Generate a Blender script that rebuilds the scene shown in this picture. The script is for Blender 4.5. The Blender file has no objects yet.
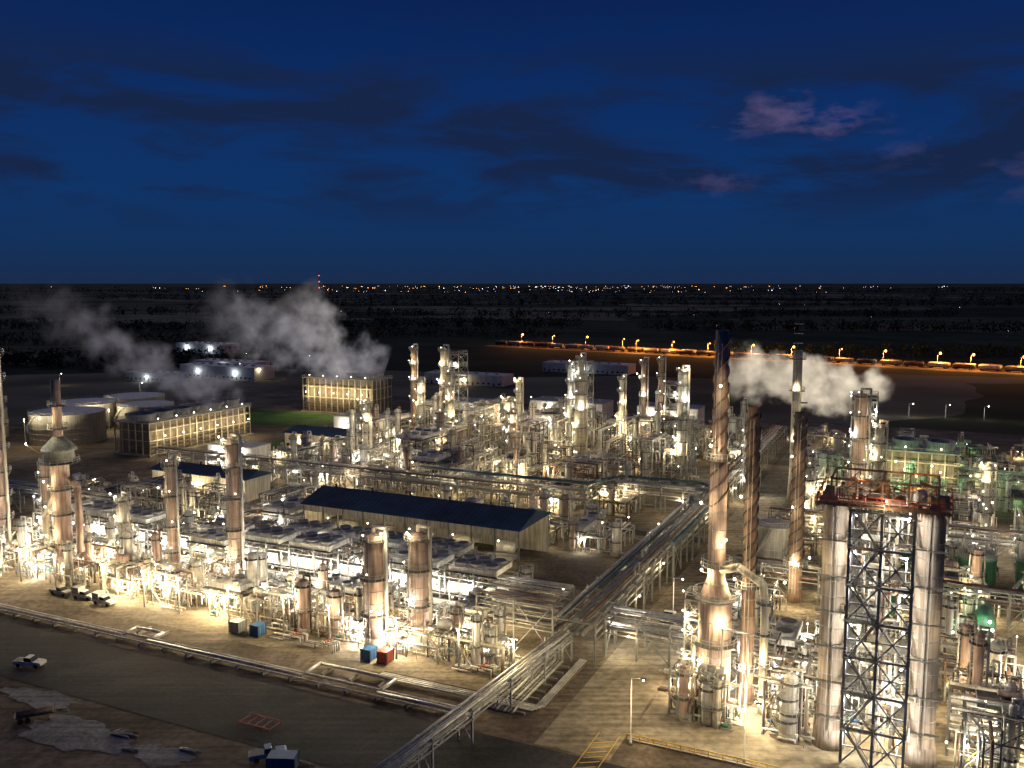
import bpy, math, random
from mathutils import Vector
R = random.Random(11)
ANG = math.radians(25.0); C = math.cos(ANG); S = math.sin(ANG)
scene = bpy.context.scene
COL = scene.collection
def W(a, b): return (a*C + b*S, -a*S + b*C)      # plant grid -> world metres
def INV(x, y): return (x*C - y*S, x*S + y*C)
try:
    scene.view_settings.view_transform = 'Standard'; scene.view_settings.look = 'None'
    scene.view_settings.exposure = 0
except Exception: pass

# ------------------------------------------------------------ materials
M = {}
def mat(name, col, rough=0.6, metal=0.0, var=0.25, scale=0.8, streak=0.0, bump=0.0, spec=0.5):
    m = bpy.data.materials.new(name); m.use_nodes = True
    nt = m.node_tree; N = nt.nodes; L = nt.links
    b = N['Principled BSDF']
    b.inputs['Roughness'].default_value = rough; b.inputs['Metallic'].default_value = metal
    b.inputs['Specular IOR Level'].default_value = spec
    g = N.new('ShaderNodeNewGeometry')
    n = N.new('ShaderNodeTexNoise'); n.inputs['Scale'].default_value = scale; n.inputs['Detail'].default_value = 3
    L.new(g.outputs['Position'], n.inputs['Vector'])
    r = N.new('ShaderNodeValToRGB')
    lo = [max(0, c*(1-var)) for c in col]; hi = [min(1, c*(1+var)) for c in col]
    r.color_ramp.elements[0].position = 0.3; r.color_ramp.elements[0].color = (*lo, 1)
    r.color_ramp.elements[1].position = 0.7; r.color_ramp.elements[1].color = (*hi, 1)
    L.new(n.outputs['Fac'], r.inputs['Fac'])
    out = r.outputs['Color']
    if streak > 0:
        mp = N.new('ShaderNodeMapping'); mp.inputs['Scale'].default_value = (2.2, 2.2, 0.12)
        L.new(g.outputs['Position'], mp.inputs['Vector'])
        n2 = N.new('ShaderNodeTexNoise'); n2.inputs['Scale'].default_value = 1.0; n2.inputs['Detail'].default_value = 2
        L.new(mp.outputs['Vector'], n2.inputs['Vector'])
        r2 = N.new('ShaderNodeValToRGB')
        r2.color_ramp.elements[0].position = 0.35; r2.color_ramp.elements[0].color = (1-streak, (1-streak)*0.93, (1-streak)*0.85, 1)
        r2.color_ramp.elements[1].position = 0.6; r2.color_ramp.elements[1].color = (1, 1, 1, 1)
        L.new(n2.outputs['Fac'], r2.inputs['Fac'])
        mx = N.new('ShaderNodeMix'); mx.data_type = 'RGBA'; mx.blend_type = 'MULTIPLY'; mx.inputs[0].default_value = 1
        L.new(out, mx.inputs[6]); L.new(r2.outputs['Color'], mx.inputs[7]); out = mx.outputs[2]
    L.new(out, b.inputs['Base Color'])
    if bump > 0:
        bp = N.new('ShaderNodeBump'); bp.inputs['Strength'].default_value = bump
        L.new(n.outputs['Fac'], bp.inputs['Height']); L.new(bp.outputs['Normal'], b.inputs['Normal'])
    M[name] = m; return m
def emis(name, col, st):
    m = bpy.data.materials.new(name); m.use_nodes = True
    nt = m.node_tree; nt.nodes.clear()
    e = nt.nodes.new('ShaderNodeEmission'); e.inputs[0].default_value = (*col, 1); e.inputs[1].default_value = st
    o = nt.nodes.new('ShaderNodeOutputMaterial'); nt.links.new(e.outputs[0], o.inputs[0])
    try: m.cycles.emission_sampling = 'NONE'
    except Exception: pass
    M[name] = m
mat('steel', (0.20, 0.195, 0.18), 0.6, 0.0, 0.3, 0.6)
mat('dark_steel', (0.06, 0.06, 0.062), 0.6, 0.0, 0.3, 0.6)
mat('lattice_blue', (0.13, 0.14, 0.17), 0.6, 0.0, 0.3, 0.6)
mat('galvanised', (0.39, 0.385, 0.37), 0.5, 0.0, 0.2, 1.0)
mat('pipe_alu', (0.60, 0.59, 0.56), 0.42, 0.3, 0.25, 0.7, 0.2)
mat('pipe_dull', (0.27, 0.265, 0.25), 0.55, 0.0, 0.3, 0.5)
mat('pipe_rust', (0.15, 0.09, 0.06), 0.7, 0.0, 0.35, 0.7)
mat('clad_pink', (0.48, 0.35, 0.30), 0.7, 0.0, 0.2, 0.35, 0.45, 0, .3)
mat('clad_cream', (0.58, 0.53, 0.43), 0.6, 0.0, 0.18, 0.3, 0.4)
mat('clad_grey', (0.40, 0.39, 0.37), 0.55, 0.0, 0.2, 0.4, 0.35)
mat('drum_beige', (0.37, 0.31, 0.265), 0.85, 0.0, 0.18, 0.3, 0.4, 0, .2)
mat('rust_stack', (0.32, 0.21, 0.15), 0.8, 0.0, 0.3, 0.4, 0.4, 0, .2)
mat('white_paint', (0.70, 0.69, 0.66), 0.5, 0.0, 0.12, 0.4, 0.3)
mat('tank_white', (0.60, 0.61, 0.61), 0.5, 0.0, 0.1, 0.12, 0.3)
mat('navy_roof', (0.018, 0.05, 0.11), 0.75, 0.0, 0.35, 0.15, 0, 0, .15)
mat('green_paint', (0.07, 0.22, 0.14), 0.5, 0.0, 0.25, 0.4, 0.3)
mat('dome_paint', (0.30, 0.32, 0.29), 0.55, 0.0, 0.2, 0.4, 0.3)
mat('red_paint', (0.42, 0.05, 0.03), 0.5, 0.0, 0.2, 0.6)
mat('blue_paint', (0.03, 0.12, 0.28), 0.5, 0.0, 0.2, 0.6)
mat('teal_pipe', (0.06, 0.12, 0.15), 0.5, 0.0, 0.25, 0.5)
mat('yellow_paint', (0.65, 0.42, 0.04), 0.5, 0.0, 0.15, 0.9)
mat('grating', (0.10, 0.097, 0.09), 0.8, 0.0, 0.35, 1.6)
mat('concrete', (0.33, 0.30, 0.25), 0.85, 0.0, 0.22, 0.25, 0, 0.1)
mat('timber_fill', (0.20, 0.17, 0.13), 0.8, 0.0, 0.3, 0.6, 0.3)
mat('rubber', (0.02, 0.02, 0.02), 0.8)
mat('glass_dark', (0.02, 0.025, 0.03), 0.1, 0.0, 0.1)
mat('bark', (0.06, 0.045, 0.03), 0.9)
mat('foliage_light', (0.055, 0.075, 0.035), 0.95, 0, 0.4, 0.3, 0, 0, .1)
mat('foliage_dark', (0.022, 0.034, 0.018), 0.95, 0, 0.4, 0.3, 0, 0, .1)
emis('bulb_warm', (1.0, 0.87, 0.60), 22)
emis('bulb_cool', (1.0, 0.97, 0.88), 24)
emis('bulb_green', (0.35, 1.0, 0.45), 14)
emis('bulb_orange', (1.0, 0.36, 0.06), 14)
emis('bulb_blue', (0.75, 0.88, 1.0), 9)
emis('bulb_red', (1.0, 0.08, 0.04), 6)
emis('town_light', (1.0, 0.70, 0.48), 3.0)

# ------------------------------------------------------------ mesh builder
class MB:
    def __init__(s, o=(0, 0, 0)):
        s.o = o; s.v = []; s.f = []; s.m = []; s.s = []; s.mats = []
    def mi(s, n):
        if n not in s.mats: s.mats.append(n)
        return s.mats.index(n)
    def add(s, vs, fs, mt, smooth=False):
        k = len(s.v); o = s.o; i = s.mi(mt)
        s.v.extend([(p[0]-o[0], p[1]-o[1], p[2]-o[2]) for p in vs])
        for f in fs:
            s.f.append(tuple(q+k for q in f)); s.m.append(i); s.s.append(smooth and len(f) <= 4)
    def box(s, a0, a1, b0, b1, z0, z1, mt):
        s.add([(a0,b0,z0),(a1,b0,z0),(a1,b1,z0),(a0,b1,z0),(a0,b0,z1),(a1,b0,z1),(a1,b1,z1),(a0,b1,z1)],
              [(0,3,2,1),(4,5,6,7),(0,1,5,4),(1,2,6,5),(2,3,7,6),(3,0,4,7)], mt)
    def lathe(s, o, ax, prof, n, mt, smooth=True, ph=0.0):
        ax = Vector(ax).normalized(); o = Vector(o)
        u = Vector((0,0,1)) if abs(ax.z) < 0.9 else Vector((1,0,0))
        e1 = ax.cross(u).normalized(); e2 = ax.cross(e1)
        cs = [(math.cos(ph+2*math.pi*i/n), math.sin(ph+2*math.pi*i/n)) for i in range(n)]
        vs = []
        for d, r in prof:
            c = o + ax*d
            for cc, ss in cs:
                p = c + e1*(r*cc) + e2*(r*ss); vs.append((p.x, p.y, p.z))
        fs = []
        for j in range(len(prof)-1):
            for i in range(n):
                k = (i+1) % n
                fs.append((j*n+i, j*n+k, (j+1)*n+k, (j+1)*n+i))
        if prof[0][1] > 1e-4: fs.append(tuple(reversed(range(n))))
        if prof[-1][1] > 1e-4: fs.append(tuple((len(prof)-1)*n+i for i in range(n)))
        s.add(vs, fs, mt, smooth)
    def cyl(s, p0, p1, r, mt, n=8, r1=None):
        d = Vector(p1)-Vector(p0); L = d.length
        if L < 1e-4: return
        s.lathe(p0, d, [(0, r), (L, r if r1 is None else r1)], n, mt)
    def beam(s, p0, p1, w, mt):
        d = Vector(p1)-Vector(p0); L = d.length
        if L < 1e-4: return
        s.lathe(p0, d, [(0, w*0.707), (L, w*0.707)], 4, mt, False, math.pi/4)
    def pipe(s, pts, r, mt, n=8):
        for i in range(len(pts)-1): s.cyl(pts[i], pts[i+1], r, mt, n)
        for p in pts[1:-1]: s.ball(p, r*1.02, mt, n)
    def ball(s, c, r, mt, n=6, q=4):
        s.lathe((c[0],c[1],c[2]-r), (0,0,1), [(r-r*math.cos(math.pi*j/q), max(0.00001, r*math.sin(math.pi*j/q))) for j in range(q+1)], n, mt)
    def vessel(s, p0, ax, L, r, mt, n=14):
        h = r*0.55
        pr = [(0,0.001),(h*0.15,r*0.55),(h*0.5,r*0.88),(h,r),(L-h,r),(L-h*0.5,r*0.88),(L-h*0.15,r*0.55),(L,0.001)]
        s.lathe(p0, ax, pr, n, mt)
    def rail(s, a0, a1, b0, b1, z, mt='steel', w=0.07, step=2.2, h=1.1):
        cs = [(a0,b0),(a1,b0),(a1,b1),(a0,b1),(a0,b0)]
        for i in range(4):
            p, q = cs[i], cs[i+1]
            for hh in (h, h*0.55): s.beam((p[0],p[1],z+hh), (q[0],q[1],z+hh), w, mt)
            L = math.hypot(q[0]-p[0], q[1]-p[1]); n = max(1, int(L/step))
            for k in range(n):
                t = k/n; x = p[0]+(q[0]-p[0])*t; y = p[1]+(q[1]-p[1])*t
                s.beam((x,y,z), (x,y,z+h), w, mt)
    def ringrail(s, a, b, r, z, mt='steel', n=14, w=0.07, h=1.1):
        P = [(a+r*math.cos(2*math.pi*i/n), b+r*math.sin(2*math.pi*i/n)) for i in range(n)]
        for i in range(n):
            p, q = P[i], P[(i+1) % n]
            for hh in (h, h*0.5): s.beam((p[0],p[1],z+hh), (q[0],q[1],z+hh), w, mt)
            s.beam((p[0],p[1],z), (p[0],p[1],z+h), w, mt)
    def obj(s, name, parent=None):
        if not s.v: return None
        me = bpy.data.meshes.new(name); me.from_pydata(s.v, [], s.f)
        me.polygons.foreach_set('material_index', s.m); me.polygons.foreach_set('use_smooth', s.s)
        for n in s.mats: me.materials.append(M[n])
        me.update()
        ob = bpy.data.objects.new(name, me); COL.objects.link(ob)
        if parent: ob.parent = parent
        return ob

NL = [0]
LC = {'warm': (1.0, 0.80, 0.46), 'cool': (1.0, 0.94, 0.79), 'green': (0.3, 1.0, 0.4), 'orange': (1.0, 0.36, 0.06), 'blue': (0.8, 0.9, 1.0), 'red': (1.0, .1, .05)}
GAIN = 1.3
class Unit:
    def __init__(s, name, a, b, z=0):
        s.e = bpy.data.objects.new(name, None); COL.objects.link(s.e)
        x, y = W(a, b); s.e.location = (x, y, z); s.e.rotation_euler = (0, 0, -ANG)
        s.e.empty_display_size = 1; s.o = (a, b, z); s.p = {}
    def m(s, part):
        if part not in s.p: s.p[part] = MB(s.o)
        return s.p[part]
    def bulb(s, a, b, z, kind='warm', r=0.22):
        s.m('lamp_heads').ball((a, b, z), r, 'bulb_'+kind, 6, 4)
    def lamp(s, a, b, z, P=1500, kind='warm', r=0.22, size=0.3):
        s.bulb(a, b, z, kind, r)
        l = bpy.data.lights.new('lamp', 'POINT'); l.energy = P*GAIN; l.color = LC[kind]; l.shadow_soft_size = size
        try: l.cycles.max_bounces = 2
        except Exception: pass
        o = bpy.data.objects.new('lamp', l); COL.objects.link(o); o.parent = s.e
        o.location = (a-s.o[0], b-s.o[1], z-s.o[2]-r-size-0.05); NL[0] += 1
    def done(s):
        for k, mb in s.p.items(): mb.obj(k, s.e)

def rk(): return R.choice(['warm', 'warm', 'cool'])

# ------------------------------------------------------------ generators
def frame(mb, a0, a1, b0, b1, zs, na, nb, w=0.3, brace=0.4, mt='steel'):
    A = [a0+(a1-a0)*i/na for i in range(na+1)]; B = [b0+(b1-b0)*i/nb for i in range(nb+1)]
    top = zs[-1]
    for x in A:
        for y in B: mb.beam((x,y,0), (x,y,top), w, mt)
    pz = 0
    for z in zs:
        for y in B: mb.beam((a0,y,z), (a1,y,z), w*0.8, mt)
        for x in A: mb.beam((x,b0,z), (x,b1,z), w*0.8, mt)
        for i in range(na):
            for y in (b0, b1):
                if R.random() < brace:
                    mb.beam((A[i],y,pz), (A[i+1],y,z), w*0.5, mt)
                    if R.random() < 0.5: mb.beam((A[i+1],y,pz), (A[i],y,z), w*0.5, mt)
        for i in range(nb):
            for x in (a0, a1):
                if R.random() < brace:
                    mb.beam((x,B[i],pz), (x,B[i+1],z), w*0.5, mt)
        pz = z

PM = ['pipe_alu', 'pipe_alu', 'pipe_dull', 'clad_cream', 'pipe_rust', 'white_paint']
VM = ['clad_cream', 'clad_pink', 'clad_grey', 'white_paint', 'pipe_alu']
def air_cooler(u, a0, a1, b0, b1, z, lit=True):
    m = u.m('air_coolers')
    m.box(a0, a1, b0, b1, z+1.2, z+2.3, 'white_paint')
    n = max(1, int((a1-a0)/3.4)); st = (a1-a0)/n
    for i in range(n):
        c = a0+st*(i+0.5)
        for yy in ((b0*.74+b1*.26), (b0*.26+b1*.74)):
            rr = min(st, (b1-b0)/2)*.4
            m.lathe((c, yy, z+2.3), (0,0,1), [(0, rr*.95), (0.7, rr)], 12, 'galvanised')
            m.lathe((c, yy, z+3.01), (0,0,1), [(0, rr*.85), (0.02, rr*.85)], 10, 'dark_steel')
        for y in (b0, b1): m.beam((a0+st*i, y, z), (a0+st*i, y, z+1.2), 0.2, 'steel')
    m.box(a0-0.8, a1+0.8, b0-1.0, b0-0.02, z+1.1, z+1.2, 'grating')
    m.rail(a0-0.8, a1+0.8, b0-1.0, b1+0.8, z+2.35, 'galvanised', 0.06)

def module(a0, a1, b0, b1, h, near=False, P=1400, nl=4, kind=None, name='process_unit'):
    u = Unit(name, (a0+a1)/2, (b0+b1)/2)
    st = u.m('steel_frame'); pi = u.m('piping'); ve = u.m('vessels')
    fa0, fa1 = a0+R.uniform(0, 3), a1-R.uniform(0, 3)
    fb0, fb1 = b0+R.uniform(0.5, 2), b1-R.uniform(0.5, 3)
    sp = R.choice([3.2, 3.8, 4.4]); nlev = max(1, int(h/sp)); zs = [sp*(i+1) for i in range(nlev)]
    na = max(2, int((fa1-fa0)/3.8)); nb = max(1, int((fb1-fb0)/3.8))
    smat = R.choice(['steel', 'steel', 'dark_steel', 'dark_steel', 'pipe_rust', 'galvanised'])
    sub = []
    cut = R.randint(1, na-1) if na > 2 else na
    da = (fa1-fa0)/na
    sub.append((fa0, fa0+da*cut, zs, cut))
    if cut < na:
        k = max(1, nlev-R.randint(0, 2)); sub.append((fa0+da*cut, fa1, zs[:k], na-cut))
    for (x0, x1, zz, n) in sub:
        frame(st, x0, x1, fb0, fb1, zz, n, nb, 0.24 if near else 0.3, 0.45, smat)
        for z in zz:
            if R.random() < 0.6:
                xa = x0+R.uniform(0, (x1-x0)*0.4); xb = x1-R.uniform(0, (x1-x0)*0.3)
                ya = fb0+R.uniform(0, (fb1-fb0)*0.5)
                st.box(xa, xb, ya, fb1-0.1, z+0.14, z+0.2, 'grating')
                if near or R.random() < 0.5: st.rail(xa, xb, ya, fb1-0.1, z+0.2, 'yellow_paint' if R.random() < 0.12 else 'galvanised', 0.06 if near else 0.09)
                for q in range(R.randint(1, 3)):
                    r = R.uniform(0.4, 0.95); L = R.uniform(2.5, max(3.2, (xb-xa)*0.6))
                    yy = R.uniform(ya+1, max(ya+1.1, fb1-1.2)); xx = R.uniform(xa, max(xa+.1, xb-L))
                    ve.vessel((xx, yy, z+0.5+r), (1,0,0), L, r, R.choice(VM), 12)
                    ve.box(xx+L*0.2, xx+L*0.2+0.3, yy-r*.8, yy+r*.8, z+0.2, z+0.5+r*.6, 'steel')
                    ve.box(xx+L*0.75, xx+L*0.75+0.3, yy-r*.8, yy+r*.8, z+0.2, z+0.5+r*.6, 'steel')
            for q in range(R.randint(6, 12) if near else R.randint(4, 8)):
                r = R.choice([0.07, 0.1, 0.14, 0.2, 0.26]); zz_ = z+0.2+r; mt = R.choice(PM)
                if R.random() < 0.6:
                    y = R.uniform(fb0-1, fb1); xe = x1+R.uniform(0,2); pi.pipe([(x0-R.uniform(0,2), y, zz_), (xe, y, zz_), (xe, y, R.uniform(0.3, z))], r, mt, 6)
                else:
                    x = R.uniform(x0, x1); ye = fb0-R.uniform(0,1.5); pi.pipe([(x, ye, R.uniform(0.3, z)), (x, ye, zz_), (x, fb1+R.uniform(0,1), zz_)], r, mt, 6)
        if near or R.random() < .4:
            pz = 0
            for i_, z in enumerate(zz):
                xs, xe = (x0+.3, x0+3.4) if i_ % 2 else (x0+3.4, x0+.3)
                st.beam((xs, fb0-.8, pz+.2), (xe, fb0-.8, z+.2), .22, 'galvanised'); st.beam((xs, fb0-1.1, pz+1.2), (xe, fb0-1.1, z+1.2), .07, 'yellow_paint'); pz = z
    if R.random() < 0.2: air_cooler(u, fa0, fa0+da*cut, fb0, fb1, zs[-1]+0.2)
    for q in range(R.randint(1, 4)):
        r = R.uniform(0.4, 1.15); hh = R.uniform(0.5, 1.3)*h+2
        x = R.uniform(a0+2, a1-2); y = R.choice([b0+R.uniform(0, 2), b1-R.uniform(0, 2)])
        mt = R.choice(VM)
        ve.lathe((x, y, 0), (0,0,1), [(0, r*1.05), (1.2, r*1.0)], 12, 'concrete')
        ve.vessel((x, y, 0.9), (0,0,1), hh, r, mt, 14)
        for z in [hh*t for t in (0.45, 0.95)]:
            ve.lathe((x, y, z), (0,0,1), [(0, r+0.7), (0.1, r+0.7)], 12, 'grating'); ve.ringrail(x, y, r+0.65, z+0.1, 'galvanised', 10, 0.07)
        pi.pipe([(x, y, hh+0.9), (x, y, hh+1.7), (x+r+0.5, y, hh+1.7), (x+r+0.5, y, 1), (x+r+4, y, 1)], 0.2, R.choice(PM), 6)
        ve.beam((x-r-0.3, y, 0), (x-r-0.3, y, hh), 0.25, 'galvanised')
    for q in range(R.randint(4, 7) if near else 3):
        x = R.uniform(a0, a1-2); y = R.uniform(b0-1, b1)
        st.box(x, x+1.9, y, y+0.8, 0.0, 0.3, 'concrete')
        ve.cyl((x+0.2, y+0.4, 0.75), (x+1.1, y+0.4, 0.75), 0.34, R.choice(['green_paint','blue_paint','clad_grey']), 8)
        ve.box(x+1.2, x+1.7, y+0.15, y+0.65, 0.3, 1.2, 'clad_grey')
        pi.pipe([(x+1.4, y+0.4, 1.1), (x+1.4, y+0.4, 2.6), (x+1.4, y+5, 2.6)], 0.11, R.choice(PM), 6)
    for q in range(R.randint(10, 18) if near else 5):
        z = R.choice([0.4, 0.6, 1.2, 2.6, 3.0]); r = R.choice([0.06, 0.1, 0.16])
        y = R.uniform(b0-1.5, b1); x = R.uniform(a0, a1-3); xe = x+R.uniform(2, max(2.1, a1-x))
        pi.pipe([(x, y, 0.2), (x, y, z), (xe, y, z), (xe, y, 0.1)], r, R.choice(PM), 6)
    for q in range(8 if near else 4):
        x = R.uniform(a0, a1); y = R.uniform(b0, b1); pi.cyl((x,y,0), (x,y,R.uniform(h*0.5, h*1.15)), R.choice([0.08, 0.12, 0.2]), R.choice(PM), 6)
    for q in range(3):
        y = R.uniform(fb0, fb1); z = R.choice(zs)-.6; st.box(fa0, fa0+da*cut, y, y+.5, z, z+.1, 'galvanised')
    br = 0.2 if near else 0.28
    for q in range(nl):
        z = R.choice(zs)-0.5 if R.random() < 0.85 else R.uniform(3, h)
        x = R.uniform(a0+1, a1-1); y = R.choice([fb0-0.6, fb0-1.4, R.uniform(fb0, fb1), fb1+.4])
        u.lamp(x, y, z, P*R.uniform(0.4, 1.7), kind or rk(), br)
        st.beam((x, y, z+br), (x, y, z+br+.4), .08, 'steel')
    for q in range(nl-1):
        zf = R.choice(zs); x = R.uniform(fa0, fa1); y = R.choice([fb0, fb1]); st.beam((x,y,zf), (x,y,zf+1.9), .09, 'galvanised')
        u.bulb(x, y, zf+2.0, kind or rk(), br*R.uniform(0.35, 0.6))
    u.done()

def rack(a0, a1, b0, b1, zs, axis='A', npipes=7, bent=6.0, lampstep=14, P=900, name='pipe_rack', kind=None, mts=None, big=0.3):
    u = Unit(name, (a0+a1)/2, (b0+b1)/2); st = u.m('steel_bents'); pi = u.m('pipes')
    L = (a1-a0) if axis == 'A' else (b1-b0); n = max(1, int(L/bent)); top = zs[-1]
    w0, w1 = (b0, b1) if axis == 'A' else (a0, a1)
    def T(l, w, z): return (a0+l, w, z) if axis == 'A' else (w, b0+l, z)
    for i in range(n+1):
        l = L*i/n
        for w in (w0, w1): st.beam(T(l, w, 0), T(l, w, top+0.5), 0.34, 'steel')
        for z in zs: st.beam(T(l, w0-0.4, z), T(l, w1+0.4, z), 0.3, 'steel')
        if i % 4 == 1 and i < n:
            for w in (w0, w1):
                st.beam(T(l, w, 0.2), T(l+L/n, w, top), 0.16, 'steel'); st.beam(T(l+L/n, w, 0.2), T(l, w, top), 0.16, 'steel')
    for w in (w0, w1):
        for z in zs: st.beam(T(0, w, z-0.3), T(L, w, z-0.3), 0.24, 'steel')
    for z in zs:
        y = w0+0.3
        while y < w1-0.3:
            r = R.choice([0.08, 0.12, 0.18, big, big*.8]); y += r
            if R.random() < .12: y += .4; continue
            l0 = 0 if R.random() < 0.7 else R.uniform(0, L*0.5); l1 = L if R.random() < 0.7 else R.uniform(L*0.55, L)
            mt = R.choice(mts or PM)
            pi.cyl(T(l0, y, z+0.16+r), T(l1, y, z+0.16+r), r, mt, 8)
            if R.random() < 0.15 and L > 30:
                lm = R.uniform(L*0.2, L*0.8)
                pi.pipe([T(lm, y, z+r), T(lm, y, z+2.2), T(lm+3, y, z+2.2), T(lm+3, y, z+r)], r, mt, 6)
            y += r+0.18
    k = int(L/lampstep)
    for i in range(k):
        l = (i+0.5)*L/k+R.uniform(-2, 2); u.lamp(*T(l, R.choice([w0-0.9, w1+0.9]), top-R.choice([0.8, 2.5])), P*R.uniform(.6, 1.4), kind or rk(), 0.2)
    u.done()

def column(name, a, b, h, r, mt, plats, cap='dome', lamps=3, P=1200, top_r=None, pn=True):
    u = Unit(name, a, b); m = u.m('shell'); p = u.m('platforms'); pi = u.m('piping')
    m.lathe((a,b,0), (0,0,1), [(0, r*1.18), (2.6, r*1.02)], 24, 'concrete')
    hd = r*0.6
    pr = [(2.6, r), (h-hd, r), (h-hd*0.5, r*0.87), (h-hd*0.15, r*0.55), (h, 0.02)]
    m.lathe((a,b,0), (0,0,1), pr, 28, mt)
    z = 4.5
    while z < h-2:
        m.lathe((a,b,z), (0,0,1), [(0, r+0.05), (0.12, r+0.05)], 28, 'pipe_dull'); z += 2.4
    for z in plats:
        p.lathe((a,b,z), (0,0,1), [(0, r+0.9), (0.14, r+0.9)], 18, 'grating')
        p.ringrail(a, b, r+.85, z+0.14, 'galvanised', 14, 0.08)
        for k in range(6):
            t = k*math.pi/3; p.beam((a+r*math.cos(t), b+r*math.sin(t), z-1.3), (a+(r+.85)*math.cos(t), b+(r+.85)*math.sin(t), z), 0.12, 'steel')
        t = R.uniform(3.6, 5.6)
        if lamps > 0: u.bulb(a+(r+0.9)*math.cos(t), b+(r+0.9)*math.sin(t), z+1.5, rk(), 0.13)
    for z in R.sample(plats, min(lamps, len(plats))):
        rr = r+1.6; t = R.uniform(3.4, 5.9)
        x, y = a+rr*math.cos(t), b+rr*math.sin(t)
        u.lamp(x, y, z+2.0, P*.8, rk(), 0.2); p.beam((x,y,z+1.8), (a+r*math.cos(t), b+r*math.sin(t), z+1.2), .1, 'steel')
    for da in (-0.35, 0.35): p.beam((a+da, b-r-0.35, 2), (a+da, b-r-0.35, h), 0.08, 'galvanised')
    z = 2
    while z < h: p.beam((a-0.35, b-r-0.35, z), (a+0.35, b-r-0.35, z), 0.06, 'galvanised'); z += 0.9
    if pn:
        pr_ = min(0.38, r*0.25)
        pi.pipe([(a, b, h-0.2), (a, b, h+1.1), (a+r+0.7, b, h+1.1), (a+r+0.7, b, 4), (a+r+5, b, 4)], pr_, R.choice(['pipe_alu','clad_cream']), 10)
        pi.pipe([(a-r-0.5, b, h*0.7), (a-r-0.5, b, 3), (a-r-3, b, 3)], 0.18, 'pipe_dull', 8)
    u.done()

def helix(mb, a, b, z0, z1, r, w, turns, starts, mt):
    n = int(turns*20)
    for s in range(starts):
        vs = []; fs = []
        for i in range(n+1):
            t = i/n; an = 2*math.pi*(turns*t+s/starts); z = z0+(z1-z0)*t; rr = r(z)
            c, sn = math.cos(an), math.sin(an)
            for (q, dz) in ((rr-0.02, -0.16), (rr+w, -0.16), (rr+w, 0.16), (rr-0.02, 0.16)):
                vs.append((a+q*c, b+q*sn, z+dz))
        for i in range(n):
            for k in range(4):
                j = (k+1) % 4; fs.append((i*4+k, i*4+j, (i+1)*4+j, (i+1)*4+k))
        mb.add(vs, fs, mt)

def stack(a, b, h, prof, mt, hz0, plats=(), name='flue_stack', turns=None, lamps=(), fin='dark_steel', mt2=None):
    u = Unit(name, a, b); m = u.m('shell')
    pr = list(prof)+[(h, prof[-1][1]), (h, prof[-1][1]*0.8), (h-1.5, prof[-1][1]*0.8)]
    m.lathe((a,b,0), (0,0,1), pr, 28, mt)
    def rad(z):
        for i in range(len(prof)-1):
            if prof[i][0] <= z <= prof[i+1][0]:
                t = (z-prof[i][0])/(prof[i+1][0]-prof[i][0]+1e-6); return prof[i][1]+(prof[i+1][1]-prof[i][1])*t
        return prof[-1][1]
    if turns: helix(u.m('helical_strakes'), a, b, hz0, h-0.8, rad, 0.22, turns, 3, fin)
    z = 3
    while z < hz0:
        m.lathe((a,b,z), (0,0,1), [(0, rad(z)+0.06), (0.15, rad(z)+0.06)], 28, 'pipe_dull'); z += 3
    p = u.m('platforms')
    for z in plats:
        p.lathe((a,b,z), (0,0,1), [(0, rad(z)+1.1), (0.15, rad(z)+1.1)], 18, 'grating')
        p.ringrail(a, b, rad(z)+1.05, z+0.15, 'galvanised', 16, 0.08)
    for q in lamps:
        z, t, P = q[:3]; off = q[3] if len(q) > 3 else 1.5  # lamps with their own offset are added to light the stack shafts
        rr = rad(z)+off; x, y = a+rr*math.cos(t), b+rr*math.sin(t); u.lamp(x, y, z, P, 'warm', 0.22)
        p.beam((x, y, z-.2), (a+rad(z)*math.cos(t), b+rad(z)*math.sin(t), z-1.0), .12, 'steel')
    for da in (-0.3, 0.3): p.beam((a+da, b-prof[1][1]-0.3, 2), (a+da, b-prof[-1][1]-0.35, h-2), 0.08, 'galvanised')
    u.done()

def tank(a, b, r, h, mt='tank_white', name='storage_tank', lamps=1, P=1500):
    u = Unit(name, a, b); m = u.m('shell')
    m.lathe((a,b,0), (0,0,1), [(0, r), (h, r), (h, r+0.25), (h+0.15, r+0.25), (h+0.15, r-0.1), (h+r*0.08, 0.02)], 48, mt)
    z = 2.4
    while z < h-1: m.lathe((a,b,z), (0,0,1), [(0, r+0.04), (0.08, r+0.04)], 48, mt); z += 2.4
    s = u.m('spiral_stair'); n = 40
    for i in range(n):
        t = math.pi*1.1+i/n*1.3; z = h*i/n
        x, y = a+(r+0.6)*math.cos(t), b+(r+0.6)*math.sin(t)
        s.box(x-0.4, x+0.4, y-0.4, y+0.4, z, z+0.08, 'galvanised')
        if i % 3 == 0: s.beam((x,y,z), (x,y,z+1.1), 0.07, 'galvanised')
    m.ringrail(a, b, r-0.05, h+0.15, 'galvanised', 40, 0.07)
    for i in range(lamps):
        t = R.uniform(4.4, 6.0); x, y = a+(r+6)*math.cos(t), b+(r+6)*math.sin(t)
        u.m('lamp_posts').beam((x,y,0),(x,y,h*.9),.2,'galvanised'); u.lamp(x, y, h*.95, P, rk(), 0.2)
    u.done()

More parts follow.
